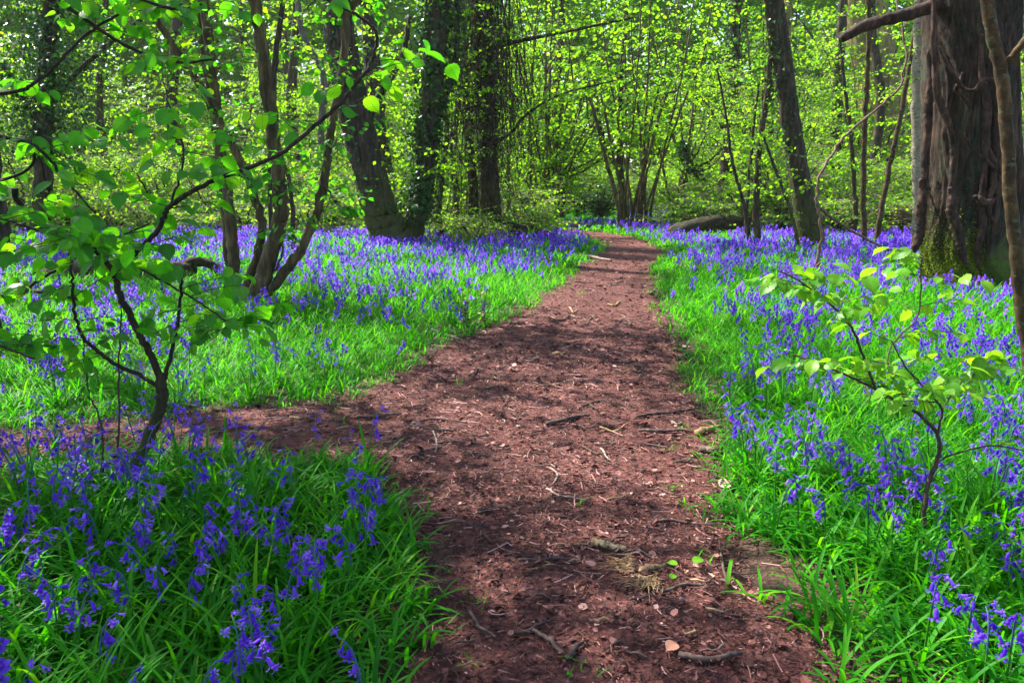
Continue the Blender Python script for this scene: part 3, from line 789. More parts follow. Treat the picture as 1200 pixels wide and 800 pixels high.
def hero(name, label, cat, base, stems, bark, leafm='leaf_wood', seed=1, leaf=.08, T=LEAF_FAR, every=.1, ivy=None, excl=.25, k=12, group=None, extra=None, twigm=None, tall=0, moss=None, wob_=.01, rough=.12):
    """stems: (pts, width0, width1, n_twigs, twig_len, t0); pixel widths; base pixel sets the distance"""
    g0 = at(*base); Y = g0[1]; t = Tree(g0, seed); t.droopy = .9 if T is LEAF_HAZEL else .8; pxm = Y / FPX / CP
    for q, s in enumerate(stems):
        pts, w0, w1, nt, tl, t0 = s
        P = px_poly(pts, Y)
        if q == 0: P = np.vstack([[P[0][0], P[0][1], -.12], P]) if P[0][2] > .02 else np.vstack([P[:1] - [0, 0, P[0][2] + .12], P[1:]])
        R = np.array([w0, (w0 * .6 + w1 * .4), w1]) * pxm / 2
        if q == 0: R = np.array([w0 * 1.25, w0, w0 * .6 + w1 * .4, w1]) * pxm / 2
        big = q == 0 and w0 >= 18
        Q = t.stem(P, R, 40 if big else k, rough * (.6 if big else 1), 'trunk' if q == 0 else 'limb', wob_, 70 if big else max(14, 8 * len(P)), ridges(seed) if big else None)
        if nt: t.bush_on(Q, t0 * .85, int(nt * 2.4), tl, .006, leaf, every, sub=4)
        if q == 0 and moss: t.moss_on(Q, R, *moss, disp=ridges(seed) if big else None)
        if q == 0 and tall: t.crown_on(Q, R, tall, leaf, every)
        if ivy and q in ivy: n, sz, a0, a1, sp = ivy[q]; t.ivy_on(Q, R, n, sz, a0, a1, sp)
    if extra: extra(t, Y)
    EXCL.append((g0[0], g0[1], excl))
    return t.build(name, label, cat, bark if not isinstance(bark, str) else M[bark], M[leafm], T, group, twigm)

# ---- hero trees
def build_left_sapling():
    g0 = at(152, 588); Y = g0[1]; t = Tree(g0, 5); t.droopy = 1.1; pm = Y / FPX
    def st(pts, w0, w1, name='limb', nt=0, tl=.3, t0=.2, k=10):
        P = px_poly(pts, Y)
        Q = t.stem(P, np.array([w0, w0 * .62 + w1 * .38, w1]) * pm * (.46 if name == 'trunk' else .34), k, .08, name, .003, 8 * len(P))
        for q in range(int(nt * 1.75)):
            f = t.rng.uniform(t0, 1); i = int(f * (len(Q) - 2)); az = t.rng.uniform(0, 6.28)
            t.twig(Q[i], [math.cos(az), math.sin(az) * .8, t.rng.uniform(-.25, .5)], tl * t.rng.uniform(.5, 1.3),     .0028, .082, .066, 5, .1, 1)
        return Q
    st([(148, 605), (153, 580), (162, 540), (179, 500), (190, 470), (188, 440)], 17, 14, 'trunk', 0)
    st([(190, 448), (172, 408), (155, 375), (141, 345), (134, 322), (120, 302, -.05), (105, 288, -.1)], 13, 8, nt=3)
    st([(136, 315), (150, 303), (168, 288), (186, 268), (198, 243), (226, 224), (262, 207, .1), (300, 193, .15), (335, 176, .2), (366, 150, .25), (396, 124, .3), (420, 96, .35), (437, 68, .4), (441, 40, .4), (428, 24, .4), (400, 8, .4), (370, -6, .4)], 9, 5, nt=9, t0=.05)
    st([(189, 455), (199, 420), (207, 385), (211, 355), (214, 320, -.1)], 8, 4, nt=3, t0=.5)
    st([(188, 455), (166, 440), (140, 429), (115, 412), (97, 394), (88, 370), (84, 330), (80, 290, .1)], 8, 4, nt=5, t0=.3)
    st([(120, 302, -.05), (95, 285, -.1), (60, 275, -.2), (20, 262, -.25), (-20, 250, -.3)], 5, 3, nt=6, t0=.2)
    st([(160, 312), (200, 335, -.1), (235, 355, -.15), (268, 378, -.2), (282, 372, -.2)], 4, 2, nt=4, t0=.4)
    st([(200, 240), (215, 180, .1), (200, 130, .1), (190, 90, .2)], 4, 2, nt=5, t0=.2)
    t.build('hazel_sapling', 'thin dark sapling with a crooked forked trunk in the bluebells left of the path', 'sapling', M['bark_sapling'], M['leaf_near'], LEAF_HAZEL, leafname='foliage')
    EXCL.append((g0[0], g0[1], .05))
    # leaning hazel rooted outside the picture on the left, its boughs reach in
    g0 = np.array([-3.35, 3.9, 0]); Y = 3.9; t = Tree(g0, 8); t.droopy = 1.1; pm = Y / FPX
    def st2(pts, w0, w1, name, nt, tl=.32, t0=.1):
        P = np.vstack([pts[0], px_poly(pts[1:], Y)]) if len(pts[0]) == 4 else px_poly(pts, Y)
        Q = t.stem(P, np.array([w0, w0 * .6 + w1 * .4, w1]) * pm / 2, 8, .12, name, .003, 8 * len(P))
        for q in range(int(nt * 1.75)):
            f = t.rng.uniform(t0, 1); i = int(f * (len(Q) - 2)); az = t.rng.uniform(0, 6.28)
            t.twig(Q[i], [math.cos(az), math.sin(az) * .8, t.rng.uniform(-.3, .4)], tl * t.rng.uniform(.5, 1.3), .0028, .088, .064, 5, .1, 1)
        return Q
    t.stem([g0 - [0, 0, .1], g0 + [.05, 0, .8], g0 + [.1, .1, 1.8], g0 + [.0, .2, 3.4]], [.055, .045, .035, .02], 8, .12, 'trunk', .004)
    a = g0 + [.07, .02, 1.0]; b = g0 + [.08, .05, 1.35]; c = g0 + [.1, .1, 1.9]; e = g0 + [0, .2, 3.0]
    def reach(p, pts, w0, w1, nt, tl=.32):
        P = np.vstack([[p], px_poly(pts, Y)]); Q = t.stem(P, np.array([w0, w0 * .6 + w1 * .4, w1]) * pm / 2, 8, .12, 'limb', .003, 8 * len(P))
        for q in range(nt):
            f = t.rng.uniform(.25, 1); i = int(f * (len(Q) - 2)); az = t.rng.uniform(0, 6.28)
            t.twig(Q[i], [math.cos(az), math.sin(az) * .8, t.rng.uniform(-.3, .4)], tl * t.rng.uniform(.5, 1.3), .0028, .084, .062, 5, .1, 1)
    reach(a, [(0, 347), (30, 341), (58, 343, -.1), (90, 350, -.2)], 7, 3, 5)
    reach(a, [(0, 350), (45, 328, .1), (85, 305, .15), (130, 282, .2), (175, 262, .3)], 5, 2, 6)
    reach(b, [(0, 224), (18, 232), (38, 256), (75, 272, -.1), (110, 290, -.2)], 8, 3, 8)
    reach(b, [(20, 205, .1), (38, 170, .1), (58, 225, .1)], 4, 3, 4)
    reach(c, [(0, 110, .2), (50, 90, .2), (100, 42, .3), (150, 10, .3)], 5, 3, 5)
    reach(c, [(0, 160), (40, 170, -.1), (80, 215, -.1), (112, 250, -.2)], 5, 2, 8)
    reach(a, [(-30, 395, -.4), (0, 405, -.5), (40, 420, -.6)], 4, 2, 5)
    reach(e, [(40, -30, .2), (70, 0, .3), (110, 30, .3), (150, 55, .4), (205, 73, .4), (250, 70, .5)], 5, 3, 7)
    reach(e, [(120, -20, .5), (200, 10, .5), (240, 5, .6)], 5, 3, 8)
    t.build('leaning_hazel', 'hazel boughs with broad green leaves reaching in from the left edge', 'hazel', M['bark_sapling'], M['leaf_near'], LEAF_HAZEL, leafname='foliage')
    # two whippy stems beside the thin sapling
    for q, (pts, lab) in enumerate((([(139, 600), (138, 560), (139, 480), (140, 400), (143, 350)], 'straight whippy shoot just left of the thin crooked sapling'),
                       ([(122, 600), (121, 540), (117, 490), (104, 460), (97, 395)], 'bent whippy shoot farther left of the thin crooked sapling'))):
        g = at(pts[0][0], 585); t = Tree(g, 60 + q); P = px_poly(pts, g[1]); P[0][2] = -.05
        Q = t.stem(P, [.006, .005, .003], 6, .1, 'stem', .002)
        t.bush_on(Q, .6, 4, .16, .002, .06, .06, sub=0); t.build('hazel_shoot', lab, 'shoot', M['bark_twig'], M['leaf_near'], LEAF_HAZEL, leafname='foliage')

def build_right_sapling():
    g0 = at(1083, 655); Y = g0[1]; t = Tree(g0, 15); t.droopy = .7; pm = Y / FPX
    def st(pts, w0, w1, name='limb', nt=0, tl=.2, t0=.3):
        P = px_poly(pts, Y); Q = t.stem(P, np.array([w0, w0 * .6 + w1 * .4, w1]) * pm * .38, 8, .12, name, .0015, 8 * len(P))
        for q in range(int(nt * 1.75)):
            f = t.rng.uniform(t0, 1); i = int(f * (len(Q) - 2)); az = t.rng.uniform(0, 6.28)
            t.twig(Q[i], [math.cos(az), math.sin(az) * .8, t.rng.uniform(.0, .5)], tl * t.rng.uniform(.5, 1.2), .002, .066, .050, 5, .05, 1, 1.4)
        return Q
    st([(1083, 668), (1083, 610), (1087, 570), (1101, 528), (1096, 505), (1076, 484)], 8, 6, 'trunk')
    st([(1076, 484), (1045, 467), (1022, 454, .1), (985, 436, .1), (955, 425, .15), (930, 415, .2)], 5, 2.5, nt=6)
    st([(1026, 456, .08), (1011, 415, .0), (998, 385, -.05), (975, 358, -.1), (940, 331, -.1), (912, 317, -.1)], 4.5, 2, nt=7)
    st([(1098, 508), (1104, 482), (1094, 466, -.1), (1078, 448, -.1), (1060, 428, -.1), (1045, 400, -.1)], 4, 2, nt=6)
    st([(1040, 440), (1042, 410, .1), (1056, 392, .15), (1076, 368, .2), (1080, 310, .2), (1082, 300, .2)], 3, 1.6, nt=6)
    st([(1089, 566), (1102, 540, -.05), (1128, 529, -.1), (1165, 522, -.1), (1210, 530, -.1)], 3.5, 2, nt=1, t0=.8)
    st([(1104, 480), (1120, 455, .1), (1140, 440, .1), (1165, 430, .1)], 3, 1.6, nt=4)
    t.build('lime_leaved_sapling', 'slender sapling with lime green leaves rising from the bluebells right of the path', 'sapling', M['bark_twig'], M['leaf_lime'], LEAF_HAZEL, leafname='foliage')
    EXCL.append((g0[0], g0[1], .03))

def build_oak():
    g0 = at(1140, 338); Y = g0[1] + .2; g0[1] = Y; t = Tree(g0, 21); rng = t.rng
    z = lambda u, v: on(u, v, Y)
    P = [z(1136, 345), z(1137, 320), z(1138, 260), z(1139, 180), z(1138, 90), z(1135, 0), z(1131, -80)]
    P = [p for p in P] + [P[-1] + [-.1, .1, 2.0], P[-1] + [-.2, .2, 4.0]]
    P[0][2] = -.15
    pm = Y / FPX
    nz = len(P)
    ph = rng.uniform(0, 6.28, 12)
    def disp(s, th):
        r = np.zeros(np.broadcast(s, th).shape)
        w = th + .22 * np.sin(9 * s + ph[0]) + .10 * np.sin(31 * s + ph[1])
        for q, (f, a) in enumerate(((3, .08), (5, .075), (9, .075), (17, .07), (29, .05), (43, .03))):
            r = r + a * (np.abs(np.sin(w * f / 2 + ph[q + 2] + s * (6 + q * 5))) - .6)
        r = r + .012 * np.sin(61 * w + 90 * s) * np.sin(140 * s + 7 * w)
        flare = np.clip(1 - s / .12, 0, 1) ** 2
        r = r + flare * (.32 + .30 * np.sin(5 * th + ph[8]) + .08 * np.sin(11 * th + ph[9]))
        return 1 + r
    R = np.array([112, 108, 102, 98, 95, 93, 92, 90, 80, 62, 50]) * pm / 2
    Q = t.stem(P, R, 120, .012, 'trunk', 0, 170, disp)
    top = Q[-1]
    for q in range(7):
        az = 2 * pi * q / 7 + .3; e = top + [math.cos(az) * 5, math.sin(az) * 5, rng.uniform(2, 5)]
        B = t.stem([top - [0, 0, rng.uniform(.2, 1.5)], (top + e) / 2 + [0, 0, .8], e], [.22, .16, .05], 8, .1, 'limb', .05)
        t.bush_on(B, .25, 12, 2.2, .02, .11, .16, sub=6)
    root = t.build('oak_tree', 'huge old oak with mossy foot and thick ivy stems clinging to ridged bark', 'tree', M['bark_oak'], M['leaf_wood'])
    yy = Y - .68
    vines = [([(1094, -10), (1095, 60), (1100, 110), (1112, 150), (1118, 185), (1113, 240), (1112, 262)], 9, .0),
             ([(1088, 60), (1090, 110), (1086, 150), (1084, 205), (1088, 222)], 11, .3), ([(1079, 210), (1080, 250), (1076, 280), (1069, 300)], 13, .25),
             ([(1113, 220), (1117, 250), (1125, 285), (1131, 310)], 13, -.12), ([(1150, 40), (1150, 90), (1158, 130), (1155, 180), (1150, 230), (1152, 262), (1146, 300), (1150, 330)], 10, .06),
             ([(1100, 55), (1115, 85), (1130, 103), (1140, 106), (1152, 95), (1165, 93), (1178, 95)], 5, -.1), ([(1128, 85), (1122, 105), (1135, 122), (1138, 132)], 5, .0),
             ([(1122, 150), (1140, 175), (1158, 190), (1176, 205)], 4, -.12), ([(1160, 0), (1164, 60), (1172, 110), (1166, 160), (1170, 210), (1163, 262), (1168, 300), (1160, 335)], 9, .1),
             ([(1142, 230), (1156, 238), (1166, 232)], 10, -.02), ([(1160, 175), (1166, 205), (1158, 235), (1163, 260)], 8, .0), ([(1178, 140), (1182, 200), (1178, 260), (1186, 330)], 9, .28)]
    for pts, w, dy in vines:
        m = MB(); Pv = smooth_path(px_poly(pts, yy + dy), 8 * len(pts)); Pv[:, 0] += .012 * np.sin(np.linspace(0, 14, len(Pv)))
        Pv[:, 1] += .012 * np.sin(np.linspace(0, 23, len(Pv))); tube(m, smooth_path(Pv, len(Pv) * 2), np.array([w * .35, w * .75, w * .9, w * .7, w * .85, w * .65, w * .3]) * pm / 2, 12, .30); m.build('ivy_stem', M['vine'], root, g0)
    ms = MB(); n = 11000                              # moss cushions on the foot
    th = rng.uniform(pi * .92, pi * 1.42, n); zz = np.abs(rng.normal(0, .42, n)); sv = np.interp(zz, Q[:, 2], np.linspace(0, 1, len(Q))); rr = np.interp(sv, np.linspace(0, 1, len(R)), R) * disp(sv, th) + rng.uniform(0, .012, n)
    p = np.c_[np.interp(zz, Q[:, 2], Q[:, 0]) + rr * np.cos(th), np.interp(zz, Q[:, 2], Q[:, 1]) + rr * np.sin(th), zz]
    o = np.c_[np.cos(th), np.sin(th), np.full(n, .4)]
    inst(ms, LEAF_LOW, p, unit(rng.normal(0, 1, (n, 3)) + .4 * o), unit(o + rng.normal(0, .3, (n, 3))), rng.uniform(.012, .030, n)); ms.build('moss', M['moss'], root, g0)
    m = MB(); pts = [(1100, 4, .2), (1085, 10, .1), (1060, 18), (1035, 24), (1010, 32), (996, 40), (986, 45)]
    tube(m, smooth_path(px_poly(pts, Y - .45), 40), np.array([15, 14, 12, 12, 9]) * pm / 2, 12, .2); m.build('broken_limb', M['vine'], root, g0)
    EXCL.append((g0[0], g0[1], 1.0))

def build_heroes():
    build_left_sapling(); build_right_sapling(); build_oak()
    # crooked many-stemmed hazel left of the middle
    hero('hazel_tree', 'crooked hazel with three curving stems springing from a mossy base, left side', 'hazel', (292, 358),
         [([(293, 358), (310, 318), (326, 268), (328, 215), (318, 140), (308, 60), (298, -10), (292, -120)], 17, 11, 7, .9, .35),
          ([(300, 356), (325, 330), (352, 292), (366, 262), (378, 222), (388, 150), (401, 80), (406, 0), (410, -80)], 12, 7.5, 6, .9, .4),
          ([(290, 335, .2), (304, 290, .2), (306, 255, .25), (288, 205, .3), (262, 150, .35), (235, 100, .4), (200, 50, .45), (165, -5, .5)], 10.5, 7.5, 8, .9, .4),
          ([(378, 215), (396, 240, -.2), (400, 250, -.2)], 3, 1.5, 2, .3, .2),
          ([(405, 20), (425, -10), (440, -60)], 8, 5, 3, .8, .2),
          ([(300, 342), (318, 322), (330, 300), (332, 255), (338, 245)], 3, 2, 2, .5, .5)], 'bark_olive', seed=31, moss=(4000, .016, .0, .10), tall=2.0, leaf=.085, every=.1, excl=.2, T=LEAF_HAZEL, leafm='leaf_near')
    hero('hazel_pole', 'straight ribbed brown double pole standing just left of the crooked hazel', 'tree', (275, 352),
         [([(276, 352), (274, 300), (268, 240), (258, 170), (250, 100), (244, 40), (240, -20), (236, -120)], 12, 9, 5, .9, .5),
          ([(270, 352, .2), (266, 290, .2), (258, 200, .2), (246, 110, .25), (236, 30, .3), (232, -50, .3)], 9, 8, 4, .8, .5)], 'bark_olive', seed=33, leaf=.085, excl=.2)
    for q, (u, v, pts, lab) in enumerate(((318, 300, [(318, 300), (316, 200), (318, 100), (330, 0), (335, -80)], 'thin upright pole behind the crooked hazel stems'),
                               (345, 300, [(345, 300), (340, 220), (322, 150), (325, 60), (340, -40)], 'thin bending pole right behind the crooked hazel'),
                               (378, 262, [(378, 262), (380, 200), (376, 150), (379, 90), (355, 40), (348, -20)], 'grey twisted pole between crooked hazel and leaning dark trunk'))):
        hero('slim_tree', lab, 'tree', (u, v), [(pts, 5 if q < 2 else 8, 3 if q < 2 else 6, 5, .9, .4)], 'bark_grey' if q == 2 else 'bark_far', seed=40 + q, leaf=.09, excl=.15, k=8)
    # leaning, mossy and ivy-clad trunks left of the path
    hero('leaning_tree', 'thick dark mossy trunk leaning to the left beside the ivy-clad trunks', 'tree', (462, 290),
         [([(464, 292), (450, 260), (436, 215), (420, 150), (408, 95), (398, 40), (392, -20), (380, -120)], 36, 26, 10, 1.6, .45),
          ([(425, 165, .2), (440, 120, .4), (470, 70, .5), (480, 20, .6)], 10, 5, 6, 1.2, .3)], 'bark_dark', seed=51, moss=(9000, .032, .0, .32), tall=5.5, leaf=.1, every=.14, ivy={0: (500, .09, .3, .9, .04)}, excl=.7, k=20)
    hero('mossy_tree', 'shadowed greenish trunk standing behind the leaning mossy one', 'tree', (463, 268),
         [([(466, 270), (455, 225), (446, 180), (440, 130), (436, 70), (430, 0), (428, -60)], 20, 14, 8, 1.8, .4)], 'bark_dark', seed=53, moss=(4000, .03, .0, .3), tall=5.5, leaf=.1, every=.15, ivy={0: (900, .12, .0, 1, .08)}, excl=.5, k=14)
    hero('ivy_clad_tree', 'dark curving trunk wrapped in glossy ivy, right of the leaning mossy trunk', 'tree', (478, 288),
         [([(478, 290), (486, 255), (496, 215), (500, 165), (506, 110), (510, 50), (512, 0), (512, -90)], 22, 26, 14, 1.8, .3),
          ([(498, 180), (515, 130, .1), (532, 80, .2), (536, 20, .3), (530, -60, .3)], 9, 6, 5, 1.2, .3)], 'bark_dark', seed=55, leaf=.1, every=.14, ivy={0: (5200, .105, .12, 1, .17), 1: (900, .10, .1, 1, .12)}, excl=.5, k=14)
    def hanging(t, Y):
        rng = t.rng; hv = MB(); t.hang = hv
        for q in range(210):                      # dead vines hanging down the trunk
            u = 570 + rng.normal(0, 20); v0 = rng.uniform(-60, 120); L = rng.uniform(40, 230)
            y = Y + rng.uniform(-.75, .3)
            P = np.array([on(u, v0, y), on(u + rng.normal(0, 13), v0 + L * .5, y - .05), on(u + rng.normal(0, 20), min(v0 + L, 278), y)])
            tube(hv, smooth_path(P, 8), [.012, .008, .006], 4, cap=False)
        for q in range(1300):
            u = 572 + rng.normal(0, 26); v = rng.uniform(-20, 250); a = rng.uniform(0, 6.28); L = rng.uniform(8, 26); y = Y + rng.uniform(-.9, .4)
            P = np.array([on(u, v, y), on(u + math.cos(a) * L * .6, v + math.sin(a) * L * .5, y), on(u + math.cos(a) * L, v + L * .7, y)])
            tube(hv, smooth_path(P, 6), [.006, .004], 3, cap=False)
    hero('vine_draped_tree', 'dark trunk draped in a curtain of dead hanging vines beside the path', 'tree', (577, 283),
         [([(578, 284), (575, 240), (572, 180), (570, 110), (566, 40), (562, -30), (560, -110)], 20, 22, 11, 1.8, .35), ([(572, 168), (596, 158, -.3), (620, 132, -.6), (660, 110, -.9), (722, 94, -1.2)], 4, 1.5, 12, 1.2, .1), ([(568, 60), (610, 48, -.4), (680, 34, -.8), (745, 20, -1.2)], 5, 2, 12, 1.3, .1), ([(574, 120), (545, 128, -.5), (505, 140, -1.0), (470, 138, -1.4)], 3, 1.2, 8, 1.0, .1),
          ([(560, 288, .3), (556, 220, .3), (548, 140, .3), (545, 60, .4), (540, -20, .4)], 8, 6, 4, 1.2, .5)], 'bark_dark', seed=57, moss=(2500, .028, .0, .2), tall=5.5, leaf=.1, every=.14, ivy={0: (1400, .09, .35, 1, .22)}, excl=.5, k=14, extra=hanging)
    for q, (b, pts, w, lab) in enumerate((((515, 284), [(515, 285), (514, 240), (520, 190), (524, 150), (518, 90)], 7, 'slim dark stem between ivy-clad trunk and vine-draped trunk'),
                               ((530, 280), [(530, 282), (534, 230), (530, 170), (540, 100), (545, 40)], 8, 'slim stem left of the curtain of hanging vines'),
                               ((548, 282), [(548, 283), (552, 235), (548, 180), (556, 120)], 6, 'thin stem close against the vine-draped trunk'))):
        hero('slim_tree', lab, 'tree', b, [(pts, w, w * .6, 5, 1.0, .3)], 'bark_dark', seed=60 + q, leaf=.09, excl=.2, k=8)
    # fan-shaped coppice and dark trunk at the bend
    fan = [(-48, 110), (-30, 60), (-14, 90), (-4, 40), (8, 70), (18, 30), (30, 80), (42, 50), (52, 100), (62, 70), (-38, 150), (36, 130)]
    st = []
    for q, (dx, v) in enumerate(fan):
        b = 744 + (q * 5 % 12 - 5.5) * 3.0
        st.append(([(b, 268, (q % 3 - 1) * .15), (b + dx * .10, 235, (q % 3 - 1) * .2), (b + dx * .40, 180, (q % 4 - 1.5) * .3), (b + dx * .78, 115, (q % 4 - 1.5) * .4), (b + dx * 1.1, v, (q % 4 - 1.5) * .5), (b + dx * 1.3, v - 70, (q % 4 - 1.5) * .6)], 3.0 if q % 2 else 4.4, 1.3, 6, 1.5, .45))
    hero('fan_coppice', 'fan of slender stems rising from one stool at the bend of the path', 'coppice', (746, 268), st, 'bark_olive', seed=71, leaf=.14, every=.2, excl=.6, k=8, wob_=.012, rough=.06)
    for q, (b, dirs, lab) in enumerate((((640, 264), [(-30, 70), (0, 40), (26, 60), (48, 95), (70, 120), (88, 150), (14, 90), (-14, 110)], 'slender stems arching right over the path, left of the bend'),
                               ((612, 262), [(-22, 40), (-6, 90), (14, 30), (34, 70), (54, 110), (70, 150)], 'thin brown stems just right of the vine-draped trunk'),
                               ((893, 258), [(-60, 120), (-40, 60), (-18, 20), (4, 60), (24, 100), (44, 130)], 'thin stems fanning up between the fallen log and the leaning leafy trunk'),
                               ((800, 256), [(-46, 130), (-24, 80), (-4, 50), (18, 90), (36, 120), (52, 160)], 'slim stems behind the fallen log right of the bend'))):
        st = [([(b[0] + (i * 37 % 16 - 7.5) * 1.5, b[1] - (i * 5 % 4), (i % 3 - 1) * .35), (b[0] + dx * .22 + (i * 53 % 11 - 5) * 2.2, b[1] - 50, (i % 3 - 1) * .4), (b[0] + dx * .62, (b[1] + v) / 2 - 20, (i % 4 - 1.5) * .5), (b[0] + dx * 1.1, v, (i % 4 - 1.5) * .6), (b[0] + dx * 1.7, v - 55 + abs(dx) * .3, (i % 4 - 1.5) * .7)], 3.6 if i % 2 else 2.6, 1.3, 6, 1.4, .18) for i, (dx, v) in enumerate(dirs + [(a + 9 - 4 * k, c + 22 - 9 * (k % 5)) for k, (a, c) in enumerate(dirs)])]
        hero('hazel_coppice', lab, 'coppice', b, st, 'bark_olive', seed=170 + q, leaf=.12, every=.15, excl=.5, k=7, wob_=.012, rough=.06)
    hero('dark_forked_tree', 'dark forked trunk standing just left of the fan of slender stems', 'tree', (730, 263),
         [([(731, 264), (729, 225), (726, 190), (727, 150), (728, 100), (732, 40), (735, -30)], 8, 5, 9, 2.0, .35), ([(727, 205), (712, 175, .2), (703, 145, .4), (700, 110, .4)], 6, 3, 4, 1.5, .3)],
         'bark_dark', seed=73, leaf=.15, every=.2, excl=.5, k=10)
    hero('ivy_clad_tree', 'trunk with ivy climbing it beyond the fallen log, right of the bend', 'tree', (847, 258),
         [([(846, 259), (848, 225), (852, 185), (857, 140), (860, 90), (862, 30), (866, -40)], 14, 10, 8, 2.0, .4), ([(847, 244), (832, 222, .1), (818, 205, .2), (806, 190, .3), (800, 165, .4)], 7, 5, 4, 1.5, .5)],
         'bark_dark', seed=75, leaf=.14, every=.2, ivy={0: (1600, .16, .45, 1, .25), 1: (500, .14, .5, 1, .15)}, excl=.5, k=12)
    hero('leaning_dark_tree', 'dark leafy trunk leaning left in the bluebells between log and oak', 'tree', (950, 292),
         [([(952, 294), (948, 262), (940, 225), (930, 170), (922, 110), (915, 55), (908, 0), (900, -90)], 23, 15, 10, 1.5, .35)],
         'bark_dark', seed=77, moss=(4000, .028, .0, .2), tall=5.5, leaf=.09, every=.12, ivy={0: (900, .07, .45, 1, .25)}, excl=.6, k=16, leafm='leaf_deep')
    hero('brown_tree', 'brown sunlit trunk leaning left just behind the dark leafy one', 'tree', (945, 268),
         [([(947, 270), (940, 235), (932, 195), (924, 150), (920, 100), (922, 40), (926, -30)], 13, 8, 8, 1.6, .35)], 'bark_old', seed=79, leaf=.12, every=.17, excl=.4, k=12)
    hero('dark_pole', 'straight dark trunk between the leaning leafy trunk and the mossy mound', 'tree', (979, 258),
         [([(979, 259), (980, 220), (979, 170), (982, 110), (985, 50), (990, -30)], 12, 9, 9, 2.0, .4)], 'bark_dark', seed=81, leaf=.14, every=.2, excl=.4, k=12)
    hero('curved_tree', 'dark curved trunk bending right in front of the mossy mound', 'tree', (998, 264),
         [([(997, 265), (1008, 240), (1022, 205), (1028, 165), (1032, 120), (1028, 80), (1022, 30), (1020, -40)], 11, 8, 7, 1.5, .35)], 'bark_dark', seed=83, leaf=.12, every=.16, excl=.4, k=12)
    hero('old_pale_tree', 'thick pale mossy old trunk standing behind the birch', 'tree', (1042, 254),
         [([(1042, 255), (1040, 225), (1036, 190), (1034, 150), (1030, 90), (1018, 40), (1010, -30)], 50, 40, 8, 2.2, .5), ([(1040, 190), (1062, 150, .2), (1072, 110, .3), (1085, 60, .4)], 20, 12, 5, 2, .3)],
         'bark_old', seed=85, moss=(6000, .05, .0, .5), leaf=.14, every=.2, excl=1.2, k=22)
    hero('birch_tree', 'pale grey birch pole standing close to the left side of the oak', 'tree', (1076, 300),
         [([(1076, 302), (1077, 250), (1076, 190), (1075, 130), (1076, 70), (1078, 10), (1080, -90)], 13, 11, 5, 1.0, .6)], 'bark_birch', seed=87, leaf=.08, excl=.3)
    poles = [((888, 292), [(888, 293), (886, 240), (889, 180), (898, 120), (903, 60), (898, 0), (895, -50)], 7, 4, 'bark', 'thin brown pole in the bluebells beside the fallen log'),
             ((880, 292), [(880, 293), (872, 240), (858, 190), (852, 140), (840, 80)], 4, 2, 'bark_far', 'thin stem leaning left beside the brown pole by the log'),
             ((874, 285), [(874, 286), (876, 230), (882, 160), (890, 90)], 4, 2.5, 'bark_far', 'faint upright stem behind the brown pole by the log'),
             ((1014, 290), [(1013, 291), (1012, 230), (1013, 160), (1016, 90), (1018, 20), (1015, -50)], 6, 4, 'bark_lichen', 'straight thin olive pole in front of the mossy mound'),
             ((1026, 288), [(1026, 289), (1034, 240), (1044, 190), (1058, 120), (1070, 50), (1080, -20)], 6, 4, 'bark_lichen', 'slanting thin olive pole leaning right before the mossy mound'),
             ((938, 298), [(938, 299), (930, 260), (915, 215), (902, 180), (892, 150)], 4, 2, 'bark_dark', 'thin dark stem leaning left under the leafy leaning trunk'),
             ((1004, 280), [(1004, 282), (1002, 230), (998, 170), (990, 100), (984, 40)], 5, 3, 'bark_far', 'thin dark pole just right of the straight dark trunk')]
    for q, (b, pts, w0, w1, bk, lab) in enumerate(poles):
        hero('slim_tree', lab, 'tree', b, [(pts, w0, w1, 6, .8, .35)], bk, seed=90 + q, leaf=.085, every=.11, excl=.12, k=8)
    # twisted pale creeper hanging before the trunks on the right
    g0 = at(945, 338); t = Tree(g0, 99); Y = g0[1]
    P = px_poly([(944, 342), (948, 325), (958, 305), (962, 280), (960, 255), (958, 235), (962, 205), (978, 175, .3), (1000, 150, .5), (1030, 125, .8), (1055, 100, 1.0), (1062, 60, 1.2), (1050, 0, 1.5)], Y); P[0][2] = -.05
    t.stem(P, np.array([4, 3.6, 3.2, 2.8, 2]) * Y / FPX / 2, 8, .25, 'trunk', .012, 60)
    t.stem(px_poly([(958, 238), (966, 248), (985, 262, .1), (1005, 275, .2), (1030, 288, .2), (1062, 300, .3)], Y), np.array([3.6, 3, 2]) * Y / FPX / 2, 8, .25, 'limb', .010, 30)
    t.stem(px_poly([(945, 340), (952, 318, -.1), (957, 312, -.1), (962, 308, -.1)], Y), np.array([5, 4, 3]) * Y / FPX / 2, 8, .15, 'limb', .003, 14)
    t.build('twisted_creeper', 'pale twisted creeper stem looping up in front of the dark leaning trunk', 'creeper', M['vine_pale'], M['leaf_wood'])
    # close stem at the right edge
    g0 = at(1212, 462); Y = g0[1]; t = Tree(g0, 101); pm = Y / FPX
    P = px_poly([(1214, 462), (1206, 410), (1196, 350), (1190, 290), (1184, 220), (1180, 150), (1174, 90), (1164, 45), (1156, 0), (1146, -80)], Y); P[0][2] = -.1
    t.stem(P, np.array([21, 15, 14, 14, 12]) * pm / 2, 14, .10, 'trunk', .003, 60)
    t.stem(px_poly([(1180, 75), (1195, 55, -.05), (1215, 30, -.1)], Y), np.array([9, 7]) * pm / 2, 8, .12, 'limb', .003)
    t.build('lichened_hazel', 'brown lichened stem bowing close beside the oak at the right edge', 'tree', M['bark_lichen'], M['leaf_wood'])
